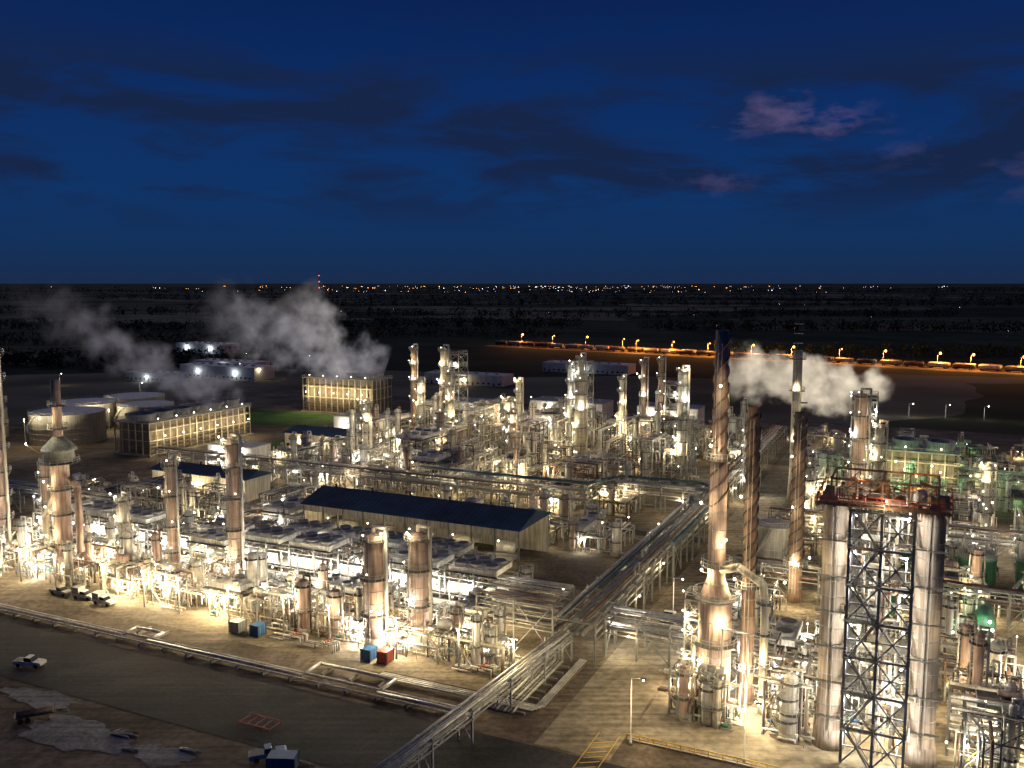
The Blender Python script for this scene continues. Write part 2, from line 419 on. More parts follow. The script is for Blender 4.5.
def cooling_tower(a0, a1, b0, b1, h, axis, nf, P, name='cooling_tower', face=None):
    u = Unit(name, (a0+a1)/2, (b0+b1)/2); m = u.m('casing'); f = u.m('fan_stacks'); l = u.m('louvres')
    m.box(a0+1.2, a1-1.2, b0+1.2, b1-1.2, 0.6, h, 'timber_fill')
    m.box(a0-0.5, a1+0.5, b0-0.5, b1+0.5, h, h+0.4, 'clad_grey')
    m.box(a0-1, a1+1, b0-1, b1+1, 0, 0.6, 'concrete')
    for y in (b0, b1):
        n = int((a1-a0)/3.6)
        for i in range(n+1):
            x = a0+(a1-a0)*i/n; m.beam((x, y, 0.6), (x, y, h), 0.35, 'clad_cream')
        for k in range(int(h/1.3)):
            z = 1.2+k*1.3
            if z < h*0.42: l.box(a0, a1, y-0.35 if y == b0 else y-.1, y+0.1 if y == b0 else y+0.35, z, z+0.12, 'timber_fill')
        for z in (h*0.45, h*0.75): m.box(a0, a1, y-0.12, y+0.12, z, z+0.3, 'clad_cream')
    for x in (a0, a1):
        n = int((b1-b0)/3.6)
        for i in range(n+1):
            y = b0+(b1-b0)*i/n; m.beam((x, y, 0.6), (x, y, h), 0.35, 'clad_cream')
        for k in range(int(h/1.3)):
            z = 1.2+k*1.3
            if z < h*0.42: l.box(x-0.3, x+0.3, b0, b1, z, z+0.12, 'timber_fill')
        for z in (h*0.45, h*0.75): m.box(x-0.12, x+0.12, b0+.2, b1-.2, z, z+0.3, 'clad_cream')
    m.rail(a0-0.4, a1+0.4, b0-0.4, b1+0.4, h+0.4, 'galvanised', 0.09)
    for i in range(nf):
        t = (i+0.5)/nf
        x, y = (a0+(a1-a0)*t, (b0+b1)/2) if axis == 'A' else ((a0+a1)/2, b0+(b1-b0)*t)
        r = min((a1-a0), (b1-b0))*0.3
        f.lathe((x,y,h+0.4), (0,0,1), [(0, r*1.08), (0.8, r), (3.0, r*1.08), (3.0, r*1.0), (1.2, r*0.94), (1.1, 0.3)], 24, 'clad_grey')
    L = (a1-a0) if axis == 'A' else (b1-b0); k = max(3, int(L/9))
    for i in range(k):
        t = (i+0.5)/k
        if axis == 'A': u.lamp(a0+(a1-a0)*t, b0-3.5, h*0.62, P, 'warm', 0.24)
        else: u.lamp(a1+3.5, b0+(b1-b0)*t, h*0.62, P, 'warm', 0.24)
        x, y = (a0+(a1-a0)*t, b0) if axis == 'A' else (a1, b0+(b1-b0)*t)
        u.bulb(x, y, h+1.6, 'warm', .25)
    u.done()

def building(a0, a1, b0, b1, h, wall, roof, name, gable=0.0, nlamp=2, P=900, kind='warm', openb=False):
    u = Unit(name, (a0+a1)/2, (b0+b1)/2); m = u.m('walls')
    if not openb: m.box(a0, a1, b0, b1, 0, h, wall)
    else:
        n = int((a1-a0)/6)
        for i in range(n+1):
            x = a0+(a1-a0)*i/n
            for y in (b0, b1): m.beam((x,y,0), (x,y,h), 0.4, 'steel')
        m.box(a0, a1, b1-0.3, b1, 0, h, wall); m.box(a0, a0+0.25, b0, b1-0.3, h*0.35, h, wall)
        m.box(a0, a1, b0-.1, b0+.1, h*.8, h-.05, wall)
        m.beam((a0,b0,h*.35), (a1,b0,h*.35), 0.3, 'steel')
        for i in range(5): u.m('compressors').vessel((a0+5+i*12, (b0+b1)/2, 3), (1,0,0), 6, 1.5, R.choice(VM), 14); u.m('compressors').box(a0+5+i*12, a0+11+i*12, (b0+b1)/2-2, (b0+b1)/2+2, 0, 1.4, 'concrete')
    r = u.m('roof'); ym = (b0+b1)/2; e = 0.7
    if gable > 0:
        vs = [(a0-e,b0-e,h),(a1+e,b0-e,h),(a1+e,ym,h+gable),(a0-e,ym,h+gable),(a1+e,b1+e,h),(a0-e,b1+e,h),
              (a0-e,b0-e,h-.25),(a1+e,b0-e,h-.25),(a1+e,b1+e,h-.25),(a0-e,b1+e,h-.25)]
        r.add(vs, [(0,1,2,3),(3,2,4,5),(0,3,5,9,6),(1,7,8,4,2),(0,6,7,1),(5,4,8,9),(6,9,8,7)], roof)
        for i in range(int((a1-a0)/1.5)):
            x = a0+i*1.5; r.beam((x,b0-e,h+0.03), (x,ym,h+gable+0.03), 0.07, roof); r.beam((x,b1+e,h+0.03), (x,ym,h+gable+0.03), 0.07, roof)
        for i in range(int((a1-a0)/12)):
            x = a0+4+i*12; r.lathe((x, ym, h+gable-0.2), (0,0,1), [(0,.3),(1,.3),(1,.5),(1.2,.1)], 10, 'dark_steel')
    else:
        r.box(a0-0.15, a1+0.15, b0-0.15, b1+0.15, h, h+0.4, roof)
        for i in range(int((a1-a0)/8)):
            x = a0+3+i*8; r.box(x, x+2, ym-1, ym+1, h+0.4, h+1.5, 'galvanised')
    if not openb:
        w = u.m('windows_doors'); k = int((a1-a0)/4)
        for i in range(k):
            x = a0+1+i*4
            if i % 4 == 1: w.box(x, x+1.2, b0-0.06, b0-0.002, 0.05, 2.2, 'dark_steel')
            else: w.box(x, x+1.6, b0-0.06, b0-0.002, 1.2, 2.4, 'glass_dark')
    for i in range(nlamp):
        x = a0+(a1-a0)*(i+0.5)/nlamp; u.lamp(x, b0-1.8 if not openb else b0+2, h*0.62, P, kind, 0.2)
    u.done()

# ------------------------------------------------------------ ground & roads
def sheet(name, pts, z, mt, plant=True):
    P = [W(*p) if plant else p for p in pts]
    me = bpy.data.meshes.new(name); me.from_pydata([(x, y, z) for x, y in P], [], [tuple(range(len(P)))])
    me.materials.append(M[mt]); o = bpy.data.objects.new(name, me); COL.objects.link(o); return o
def ground_mat():
    m = bpy.data.materials.new('fields'); m.use_nodes = True; nt = m.node_tree; N = nt.nodes; L = nt.links
    b = N['Principled BSDF']; b.inputs['Roughness'].default_value = 1.0; b.inputs['Specular IOR Level'].default_value = 0.05
    g = N.new('ShaderNodeNewGeometry')
    wn = N.new('ShaderNodeTexNoise'); wn.inputs['Scale'].default_value = .003; wn.inputs['Detail'].default_value = 3; L.new(g.outputs['Position'], wn.inputs['Vector'])
    ws = N.new('ShaderNodeVectorMath'); ws.operation = 'SCALE'; ws.inputs['Scale'].default_value = 260; L.new(wn.outputs['Color'], ws.inputs[0])
    wa = N.new('ShaderNodeVectorMath'); wa.operation = 'ADD'; L.new(g.outputs['Position'], wa.inputs[0]); L.new(ws.outputs[0], wa.inputs[1])
    mp = N.new('ShaderNodeMapping'); mp.inputs['Rotation'].default_value = (0, 0, 0.35); mp.inputs['Scale'].default_value = (0.0020, 0.0034, 0)
    L.new(wa.outputs[0], mp.inputs['Vector'])
    v = N.new('ShaderNodeTexVoronoi'); v.inputs['Scale'].default_value = 1.0; v.distance = 'CHEBYCHEV'
    L.new(mp.outputs['Vector'], v.inputs['Vector'])
    sx = N.new('ShaderNodeSeparateColor'); L.new(v.outputs['Color'], sx.inputs[0])
    r = N.new('ShaderNodeValToRGB'); cr = r.color_ramp
    cr.elements[0].position = 0; cr.elements[0].color = (0.035, 0.045, 0.03, 1)
    cr.elements[1].position = 1; cr.elements[1].color = (0.30, 0.26, 0.18, 1)
    e = cr.elements.new(0.4); e.color = (0.07, 0.085, 0.05, 1)
    e = cr.elements.new(0.7); e.color = (0.16, 0.15, 0.095, 1)
    L.new(sx.outputs[0], r.inputs['Fac'])
    n = N.new('ShaderNodeTexNoise'); n.inputs['Scale'].default_value = 0.012; n.inputs['Detail'].default_value = 8
    L.new(g.outputs['Position'], n.inputs['Vector'])
    mx = N.new('ShaderNodeMix'); mx.data_type = 'RGBA'; mx.blend_type = 'MULTIPLY'; mx.inputs[0].default_value = 0.8
    r2 = N.new('ShaderNodeValToRGB'); r2.color_ramp.elements[0].position = .35; r2.color_ramp.elements[1].position = .65
    r2.color_ramp.elements[0].color = (.35,.35,.35,1)
    L.new(n.outputs['Fac'], r2.inputs['Fac']); L.new(r.outputs['Color'], mx.inputs[6]); L.new(r2.outputs['Color'], mx.inputs[7])
    L.new(mx.outputs[2], b.inputs['Base Color']); M['fields'] = m
ground_mat()
def surf(name, c1, c2, c3, s1, s2, rough=0.95, bump=0.15):
    m = bpy.data.materials.new(name); m.use_nodes = True; nt = m.node_tree; N = nt.nodes; L = nt.links
    b = N['Principled BSDF']; b.inputs['Roughness'].default_value = rough; b.inputs['Specular IOR Level'].default_value = 0.2
    g = N.new('ShaderNodeNewGeometry')
    n = N.new('ShaderNodeTexNoise'); n.inputs['Scale'].default_value = s1; n.inputs['Detail'].default_value = 8; n.inputs['Roughness'].default_value = 0.7
    n.inputs['Distortion'].default_value = 0.6
    L.new(g.outputs['Position'], n.inputs['Vector'])
    r = N.new('ShaderNodeValToRGB'); cr = r.color_ramp
    cr.elements[0].position = 0.37; cr.elements[0].color = (*c1, 1); cr.elements[1].position = 0.62; cr.elements[1].color = (*c3, 1)
    e = cr.elements.new(0.5); e.color = (*c2, 1)
    L.new(n.outputs['Fac'], r.inputs['Fac'])
    n2 = N.new('ShaderNodeTexNoise'); n2.inputs['Scale'].default_value = s2; n2.inputs['Detail'].default_value = 6
    L.new(g.outputs['Position'], n2.inputs['Vector'])
    mp = N.new('ShaderNodeMapping'); mp.inputs['Rotation'].default_value = (0,0,ANG+.05); mp.inputs['Scale'].default_value = (.03,.9,1); L.new(g.outputs['Position'], mp.inputs['Vector'])
    n4 = N.new('ShaderNodeTexNoise'); n4.inputs['Scale'].default_value = 1; n4.inputs['Detail'].default_value = 4; L.new(mp.outputs[0], n4.inputs['Vector'])
    av = N.new('ShaderNodeMath'); av.operation = 'MULTIPLY_ADD'; av.inputs[1].default_value = .5; L.new(n4.outputs['Fac'], av.inputs[0])
    hf = N.new('ShaderNodeMath'); hf.operation = 'MULTIPLY'; hf.inputs[1].default_value = .5; L.new(n2.outputs['Fac'], hf.inputs[0]); L.new(hf.outputs[0], av.inputs[2])
    r2 = N.new('ShaderNodeValToRGB'); r2.color_ramp.elements[0].position = 0.40; r2.color_ramp.elements[1].position = 0.58
    r2.color_ramp.elements[0].color = (.45,.45,.45,1)
    L.new(av.outputs[0], r2.inputs['Fac'])
    mx = N.new('ShaderNodeMix'); mx.data_type = 'RGBA'; mx.blend_type = 'MULTIPLY'; mx.inputs[0].default_value = 0.85
    L.new(r.outputs['Color'], mx.inputs[6]); L.new(r2.outputs['Color'], mx.inputs[7]); L.new(mx.outputs[2], b.inputs['Base Color'])
    bp = N.new('ShaderNodeBump'); bp.inputs['Strength'].default_value = bump; L.new(n2.outputs['Fac'], bp.inputs['Height']); L.new(bp.outputs['Normal'], b.inputs['Normal'])
    M[name] = m
surf('gravel', (0.13,0.105,0.075), (0.21,0.17,0.12), (0.33,0.27,0.19), 0.06, 1.1)
surf('dirt', (0.09,0.07,0.052), (0.17,0.13,0.095), (0.28,0.22,0.16), 0.05, 0.9)
surf('asphalt', (0.035,0.034,0.037), (0.052,0.05,0.052), (0.085,0.078,0.073), 0.04, 1.3, 0.85)
surf('pad', (0.22,0.18,0.13), (0.33,0.275,0.195), (0.43,0.37,0.27), 0.07, 0.7, 0.9, 0.05)
surf('grass', (0.03,0.08,0.015), (0.06,0.15,0.025), (0.10,0.20,0.04), 0.05, 0.8)
surf('pale_gravel', (0.19,0.185,0.19), (0.28,0.275,0.27), (0.40,0.39,0.38), 0.09, 1.4)
sheet('ground', [(-30000,-3000),(30000,-3000),(30000,40000),(-30000,40000)], -0.10, 'fields', False)
sheet('gravel_yard', [(-420,60),(90,60),(90,470),(-420,470)], -0.06, 'dirt')
sheet('plant_yard', [(-245,131),(-52,131),(-52,455),(-245,455)], -0.03, 'gravel')
sheet('process_yard', [(-40,127),(80,127),(80,440),(-40,440)], -0.03, 'gravel')
sheet('concrete_pad', [(-39.5,127),(60,127),(60,176),(-39.5,176)], 0.0, 'pad')
sheet('perimeter_road', [(-420,101),(60,101),(60,119),(-420,119)], -0.02, 'asphalt')
sheet('plant_road', [(-52,119.5),(-40,119.5),(-40,455),(-52,455)], 0.004, 'pad')
sheet('service_road', [(-244,236),(-53,236),(-53,241),(-244,241)], 0.01, 'asphalt')
sheet('lawn', [(-345,345),(-270,345),(-262,388),(-345,388)], -0.02, 'grass')
sheet('lawn', [(-262,300),(-225,300),(-225,388),(-256,388)], -0.02, 'grass')
for (ca, cb, ra, rb) in [(-118,92,10,4.2),(-134,98,8,2.6),(-101,93,5,2.6)]:
    pts = []
    for t in range(60):
        th = t*math.pi/30; k = 1+.12*math.sin(3*th+ca)+.09*math.sin(7*th+cb)+.06*math.sin(13*th)+R.uniform(-.04,.04)
        pts.append((ca+ra*k*math.cos(th), cb+rb*k*math.sin(th)))
    sheet('gravel_patch', pts, -0.01, 'pale_gravel')
u = Unit('guard_rail', -30, 127); m = u.m('rail')
m.box(-39.5, -12, 126.6, 126.9, -0.03, 0.14, 'concrete')
for z in (0.6, 1.1): m.beam((-39.5,126.4,z), (-12,126.4,z), 0.12, 'yellow_paint')
for i in range(14): m.beam((-39.5+i*2.1,126.4,0), (-39.5+i*2.1,126.4,1.1), 0.12, 'yellow_paint')
u.done()
u = Unit('road_marking', -43, 122); m = u.m('stripes')
for i in range(7):
    b0 = 114+i*1.6
    m.add([(-44,b0,0.03),(-43.6,b0,0.03),(-41,b0+1.6,0.03),(-41.4,b0+1.6,0.03)], [(0,1,2,3)], 'yellow_paint')
for x in (-44.2,-40.9): m.add([(x,113.5,0.034),(x+.15,113.5,0.034),(x+.15,127,0.034),(x,127,0.034)], [(0,1,2,3)], 'yellow_paint')
u.done()

# ------------------------------------------------------------ front process row
x = -214
while x < -78:
    w = R.uniform(13, 18); module(x, min(x+w-2, -76), 139.5, 147.5, R.uniform(5, 9.5), True, 1900, 4)
    x += w
x = -216
while x < -78:
    w = R.uniform(14, 19); module(x, min(x+w-2, -75), 149.5, 158.5, R.uniform(6, 12), True, 1900, 3)
    x += w
x = -222
while x < -60:
    u = Unit('added_flood_mast', x, 137.2); u.m('mast').lathe((x,137.2,0),(0,0,1),[(0,.2),(8,.1)],8,'galvanised'); u.m('mast').beam((x-.8,137.2,8),(x+.8,137.2,8),.12,'galvanised')  # mast row added to spill warm light over the dirt strip
    u.lamp(x, 136.9, 7.8, R.uniform(1300,2800), 'warm', .18); u.done(); x += R.uniform(10,16)
u = Unit('air_cooler_bank', -145, 165); st = u.m('steel_frame')
frame(st, -218, -78, 161, 170, [4.4, 8.2], 30, 2, 0.3, 0.15)
x = -216; i = 0
while x < -84:
    if i % 4 != 3: air_cooler(u, x, x+11, 161.5, 169.5, 8.3)
    u.m('panels').box(x, x+11, 160.95, 161.05, 5.2, 7.4, 'white_paint')
    x += 14; i += 1
pi = u.m('piping')
for k in range(14):
    y = 161.4+k*0.6; r = R.choice([.12,.2,.27]); pi.cyl((-218,y,4.7+r), (-76,y,4.7+r), r, R.choice(PM), 8)
for k in range(6):
    pi.cyl((-218,160.4-.35*k,3.0+.4*(k%3)), (-76,160.4-.35*k,3.0+.4*(k%3)), R.choice([.1,.15]), R.choice(PM), 8)
for k in range(20):
    x = -214+k*6.8
    u.lamp(x, 159.2, 7.6, 1500, 'cool', 0.24)
    u.bulb(x+3, 160.4, 4.2, rk(), 0.15)
    pi.pipe([(x+1,160.7,4.6),(x+1,160.7,10.2)], 0.16, 'pipe_alu', 6)
u.done()
x = -236
while x < -160:
    w = R.uniform(15, 20)
    module(x, x+w-2, 174, 188, R.uniform(5, 8), False, 1500, 2, None); x += w
x = -158
while x < -82:
    w = R.uniform(12, 16)
    module(x, x+w-1, 173, 178, 4.5, False, 1300, 1, 'cool'); x += w
u = Unit('air_cooler_bank', -120, 184)
frame(u.m('steel_frame'), -150, -96, 179.5, 188, [4.8], 12, 2, 0.3, 0.2)
for i in range(4): air_cooler(u, -149+i*13.4, -149+i*13.4+11, 180, 188, 4.9)
for i in range(5): u.lamp(-146+i*11, 178.4, 5.2, 1100, 'cool', 0.22)
u.done()
building(-152, -88, 192.5, 211, 10.6, 'clad_cream', 'navy_roof', 'compressor_hall', 2.8, 5, 700, 'warm', True)
building(-246, -218, 300, 318, 7, 'clad_cream', 'navy_roof', 'workshop_building', 1.6, 2, 900)
building(-236, -196, 219, 231, 7.5, 'clad_cream', 'navy_roof', 'workshop_building', 1.8, 3, 900)
x = -262
while x < -160:
    w = R.uniform(16, 22); module(x, x+w-2, 194, 212, R.uniform(4, 9), False, 1300, 2); x += w
x = -188
while x < -70:
    w = R.uniform(15, 20); module(x, x+w-2, 215, 233, R.uniform(4, 7), False, 1500, 2); x += w
for (b0, b1, h0, h1, a0, a1) in [(252,268,5,11,-216,-66),(272,292,7,15,-216,-66),(297,317,8,18,-214,-66),(322,342,10,22,-212,-66),(348,368,8,18,-215,-66),(374,394,6,14,-205,-62),(402,420,4,9,-200,-60)]:
    x = a0
    while x < a1-12:
        w = R.uniform(17, 23)
        if R.random() < 0.9: module(x, min(x+w-3, a1), b0, b1, R.uniform(h0, h1), False, 2300, 2)
        x += w
for (b0, b1, h0, h1, a0, a1) in [(182,196,5,11,-38,-28),(180,196,4,9,-18,50),(206,222,5,12,-20,60),(230,246,6,13,-36,70),(254,272,6,14,-36,80),(280,298,5,12,-36,90),(308,326,5,10,-38,100),(336,354,4,9,-38,110),(366,384,3,7,-38,110),(400,416,3,6,-50,100)]:
    x = a0
    while x < a1:
        w = R.uniform(16, 22)
        if R.random() < 0.85: module(x, x+w-3, b0, b1, R.uniform(h0, h1), False, 1500, 2, 'green' if R.random() < 0.06 else None)
        x += w
for (a0, a1, b0, b1, h) in [(5,16,132,142,13),(5,18,145,155,12),(4,20,158,172,9),(22,34,150,170,8),(-24,-13,146,156,7),(-38,-33,146,156,6),(-26,-8,160,174,7),(-10,0,146,158,12)]:
    module(a0, a1, b0, b1, h, True, 1600, 3)
rack(-260, -90, 243.5, 249, [5.5, 8.2], 'A', lampstep=18)
rack(-92, -58, 259.5, 264.5, [5.5, 8.2], 'A', lampstep=12)
rack(-262, -212, 180, 186, [5, 7.5], 'A', lampstep=16)
rack(-61.5, -53.2, 150, 268, [5, 7.8], 'B', lampstep=16, P=700, big=0.32, mts=['teal_pipe','pipe_dull','pipe_dull','pipe_alu','pipe_rust','pipe_alu'])
rack(-61, -55, 272, 400, [5, 7.5], 'B', lampstep=20, P=1100)
rack(-53, -22, 155, 161, [4.8, 7.4], 'A', lampstep=10, P=900)
rack(-78, -62, 151, 162, [4.8, 7.4, 9.6], 'A', lampstep=7, P=1100)
rack(-38, 90, 200, 204, [5, 7.5], 'A', lampstep=18)
rack(-38, 100, 248, 252, [5, 8], 'A', lampstep=18)
rack(-38, 110, 328, 332, [5, 8], 'A', lampstep=20)
rack(5, 60, 142.3, 144.6, [5, 7.6, 10], 'A', lampstep=12, P=900)
u = Unit('transfer_pipeline', -90, 250)
u.m('pipe').pipe([(-150,251,9.6),(-92,251,9.6),(-90,257,9.6),(-86,266,9.6),(-60,266,9.6),(-52.6,262,9.6),(-52.2,200,9.6)], 0.5, 'teal_pipe', 12)
for (a_, b_) in [(-140,251),(-120,251),(-100,251),(-75,266),(-52.2,240),(-52.2,220),(-52.2,201)]: u.m('supports').beam((a_,b_,0),(a_,b_,9.1),0.4,'steel')
u.done()
u = Unit('pipe_bridge', -60, 120); st = u.m('steel'); pi = u.m('pipes')
def bt(t): return (-64.5+t*5.5, 84+t*66)
for i, t in enumerate([0, .16, .32, .48, .66, .84, 1]):
    x, y = bt(t)
    for dx in (-1.2, 1.2): st.beam((x+dx,y,0), (x+dx,y,5.6), 0.3, 'galvanised')
    st.beam((x-1.5,y,5.1), (x+1.5,y,5.1), 0.26, 'galvanised'); st.beam((x-1.5,y,3.9), (x+1.5,y,3.9), 0.22, 'galvanised')
    st.beam((x-1.2,y,0.2), (x+1.2,y,3.9), 0.13, 'galvanised'); st.beam((x+1.2,y,0.2), (x-1.2,y,3.9), 0.13, 'galvanised')
p0, p1 = bt(0), bt(1)
for dx in (-1.25, 1.25):
    for z in (5.1, 3.9): st.beam((p0[0]+dx,p0[1],z), (p1[0]+dx,p1[1],z), 0.18, 'galvanised')
    for i in range(26):
        q0, q1 = bt(i/26), bt((i+1)/26)
        st.beam((q0[0]+dx,q0[1],3.9 if i % 2 else 5.1), (q1[0]+dx,q1[1],5.1 if i % 2 else 3.9), 0.1, 'galvanised')
for dx, r in ((-.9,.24),(-.2,.14),(.65,.3)):
    pi.cyl((p0[0]+dx,p0[1],5.25+r), (p1[0]+dx,p1[1],5.25+r), r, 'pipe_alu', 12)
for dx, r in ((-.8,.14),(0,.16),(.8,.14)): pi.cyl((p0[0]+dx,p0[1],4.05+r), (p1[0]+dx,p1[1],4.05+r), r, 'white_paint', 8)
u.done()
u = Unit('ground_pipeline', -130, 122.6); pi = u.m('pipes'); st = u.m('sleepers')
def loop_path(b, z, o):
    return [(-420,b,z),(-142-o,b,z),(-142-o,b+4+o,z),(-135+o,b+4+o,z),(-135+o,b,z),(-98-o,b,z),(-98-o,b+5.5+o,z),(-82+o,b+5.5+o,z),(-82+o,b,z),(-64,b,z)]
pi.pipe(loop_path(122.2, 1.0, 0), 0.30, 'pipe_alu', 12)
pi.pipe([(-420,123.2,0.95),(-66,123.2,0.95),(-64,124,0.95),(-64,136,0.95)], 0.24, 'pipe_alu', 10)
pi.pipe([(-420,121.3,0.85),(-64,121.3,0.85)], 0.14, 'white_paint', 8)
for i in range(60):
    x = -418+i*6; st.box(x, x+0.4, 120.9, 123.8, -0.03, 0.62, 'concrete')
for x in (-141,-136,-96,-90,-84): st.box(x, x+0.4, 125, 128.5, -0.03, 0.6, 'concrete')
u.done()
u = Unit('sleeper_pipeway', -62, 135); pi = u.m('pipes')
for k in range(7):
    pi.pipe([(-63+k*.7,126,.6),(-63+k*.7,148,.6),(-63+k*.7,148,4.6)], R.choice([.1,.15,.22]), R.choice(PM), 8)
for k in range(5): pi.pipe([(-86,128+k*.6,.7),(-56+k*.4,128+k*.6,.7),(-56+k*.4,150,.7)], R.choice([.1,.16]), R.choice(PM), 8)
for k in range(8): u.m('sleepers').box(-64,-57,127+k*2.8,127.4+k*2.8,-.03,.4,'concrete')
u.done()
module(-77, -66, 139, 147, 6, True, 1500, 3)

# ------------------------------------------------------------ landmark columns
column('distillation_column', -214, 149, 53.5, 2.1, 'clad_pink', [10,16,22,28,34,40,46,52], 'dome', 6, 1100)
column('distillation_column', -136.6, 149, 36, 1.5, 'clad_pink', [9,16,23,30,35], 'dome', 3, 900)
column('distillation_column', -154, 148, 30.5, 1.1, 'clad_pink', [9,15,22,29], 'dome', 2, 800)
column('fractionator_column', -94, 139.5, 23, 1.95, 'clad_pink', [7,14,21.5], 'dome', 2, 700)
column('fractionator_column', -87.5, 145, 22.5, 1.9, 'clad_pink', [8,15,21], 'dome', 2, 700)
column('distillation_column', -170, 148.6, 20, 1.0, 'clad_grey', [8,14,19], 'dome', 2, 800)
column('distillation_column', -198, 150, 26, 1.3, 'clad_pink', [8,15,22], 'dome', 2, 900)
u = Unit('catalyst_regenerator', -186, 145); m = u.m('shell'); a, b = -186, 145
m.lathe((a,b,0), (0,0,1), [(0,2.2),(3,2.0),(27.2,2.0),(28.2,3.2)], 32, 'clad_pink')
m.lathe((a,b,28.2), (0,0,1), [(0,3.3),(2.2,3.3),(2.3,3.9),(2.6,3.9),(3.4,3.3),(4.6,2.1),(5.6,1.15)], 32, 'dome_paint')
m.lathe((a,b,33.8), (0,0,1), [(0,1.1),(13.5,1.0),(13.5,.8),(11,.8)], 24, 'clad_pink')
for z in (8,15,21,27.5):
    rr = 3.0 if z < 27 else 4.4
    u.m('platforms').lathe((a,b,z), (0,0,1), [(0,rr),(.15,rr)], 20, 'grating'); u.m('platforms').ringrail(a,b,rr-.05,z+.15,'galvanised',16,.09)
for z, rr in ((35.5,2.2),(41,2.0)):
    u.m('platforms').lathe((a,b,z), (0,0,1), [(0,rr),(.15,rr)], 20, 'grating'); u.m('platforms').ringrail(a,b,rr-.05,z+.15,'galvanised',16,.09)
for z in (10.5, 17.5, 23.5, 38.5): u.lamp(a-1, b-3.8, z, 800, 'warm', .22)
u.lamp(a-2, b-7, 33, 600, 'cool', .18); u.m('platforms').beam((a-2,b-3.5,30),(a-2,b-7,32.8),.12,'steel')
u.m('piping').pipe([(a+3,b,24),(a+5.5,b,22),(a+5.5,b,6),(a+9,b,4)], .8, 'clad_pink', 14)
u.m('piping').pipe([(a-2,b,20),(a-6,b,14),(a-6,b,5)], .7, 'clad_cream', 14)
u.done()
for (a,b,h,r,mt,tr) in [(-182.7,325,43,1.5,'clad_cream',None),(-204.5,337,42,1.2,'rust_stack',None),(-176,318,34,1.1,'clad_cream',None),(-190,318,30,1.3,'white_paint',None),
        (-121,322,42,1.2,'clad_cream',None),(-119,316,34,2.0,'clad_cream',None),(-127,326,38,1.0,'clad_grey',None),(-100,335,40,1.0,'rust_stack',None),(-94,338,41,1.0,'rust_stack',None),(-86,340,37,1.8,'white_paint',None),
        (-112,345,32,1.0,'clad_cream',None),(-150,318,24,1.2,'clad_grey',None),(-160,350,28,1.3,'clad_cream',None),(-140,300,22,1.3,'clad_pink',None),(-76,300,24,1.4,'clad_cream',None),(-72,350,30,1.1,'clad_grey',None),
        (-17.6,278.7,38,1.8,'clad_pink',None),(-12,272,30,1.3,'clad_grey',None),(15,262,22,1.3,'clad_cream',None),(30,290,20,1.2,'clad_pink',None),(-30,262,22,1.3,'clad_grey',None),(-165,290,22,1.1,'clad_pink',None),(-205,300,22,1.2,'clad_cream',None)]:
    column('distillation_column', a, b, h, r, mt, [h*t for t in (0.25,.45,.65,.82,.97)], 'dome', 2, 1500, tr)
def lattice(a, b, w, h, step, mt='steel', name='lattice_tower', P=1200, kind='cool', nlm=3):
    u = Unit(name, a, b); m = u.m('frame'); z = 0
    while z < h:
        z1 = min(h, z+step)
        q = [(a-w,b-w),(a+w,b-w),(a+w,b+w),(a-w,b+w)]
        for i in range(4):
            p, r_ = q[i], q[(i+1)%4]
            m.beam((*p,z), (*p,z1), .3, mt); m.beam((*p,z1), (*r_,z1), .24, mt); m.beam((*p,z), (*r_,z1), .15, mt); m.beam((*r_,z), (*p,z1), .15, mt)
        m.box(a-w, a+w, b-w, b+w, z1+.13, z1+.2, 'grating'); m.rail(a-w,a+w,b-w,b+w,z1+.2,'galvanised',.09,3)
        u.bulb(a-w-.3, b-w-.3, z1+1.5, kind, .15); z = z1
    for k in range(nlm): u.lamp(a+R.uniform(-w,w), b-w-.8, h*(k+1)/(nlm+.3), P, kind, .24)
    u.done()
lattice(-182, 333, 4, 40, 5); lattice(-124, 331, 3.5, 38, 5); lattice(-90, 346, 3.5, 30, 5); lattice(-60+8, 300, 2.5, 20, 5); lattice(-17,286,3.4,36,5,'steel','lattice_tower',1200,'cool')

# ------------------------------------------------------------ landmark stacks
stack(-30.1, 143.7, 62.4, [(0,2.9),(2,2.7),(18.5,2.7),(20.5,1.9),(22,1.45),(40,1.4),(43,1.15),(62.4,1.05)], 'clad_pink', 34, (4,11,18.6,24,41.5), 'flue_stack', 3.4, [(9,4.3,1300),(16,5.2,1100),(23.6,4.0,1100),(29,5.4,800),(13,3.3,1300),(5,4.9,1300),(44.5,4.6,900,3.2),(35,4.2,650,2.6),(54,4.9,500,3.4)], 'pipe_rust')
stack(-25.4, 147, 50, [(0,1.3),(2,1.15),(50,1.0)], 'rust_stack', 20, (6,20,), 'flue_stack', 4.5, [(7.5,4.7,1000),(22,4.2,800,2.5),(36,4.5,450,3.2)], 'dark_steel')
stack(-24.8, 201, 42, [(0,1.8),(3,1.5),(42,1.25)], 'rust_stack', 8, (8,), 'flue_stack', 4.5, [(10,4.7,1300),(22,4.6,600,3),(33,4.5,400,3.2)], 'dark_steel')
stack(-53.5+16, 292, 48.8, [(0,2.0),(10,1.5),(48.8,1.4)], 'clad_cream', 60, (20,36,46), 'flue_stack', None, [(22,4.7,1500),(38,4.7,1000)])
stack(-29, 240, 30, [(0,1.6),(3,1.2),(30,1.0)], 'clad_pink', 40, (14,28), 'flue_stack', None, [(16,4.7,1000)])
u = Unit('flue_duct', -24, 141); m = u.m('duct')
m.pipe([(-29,143,23.5),(-26,141,25),(-22,140,23),(-21.6,140,20),(-21.6,140,2)], .65, 'clad_cream', 14)
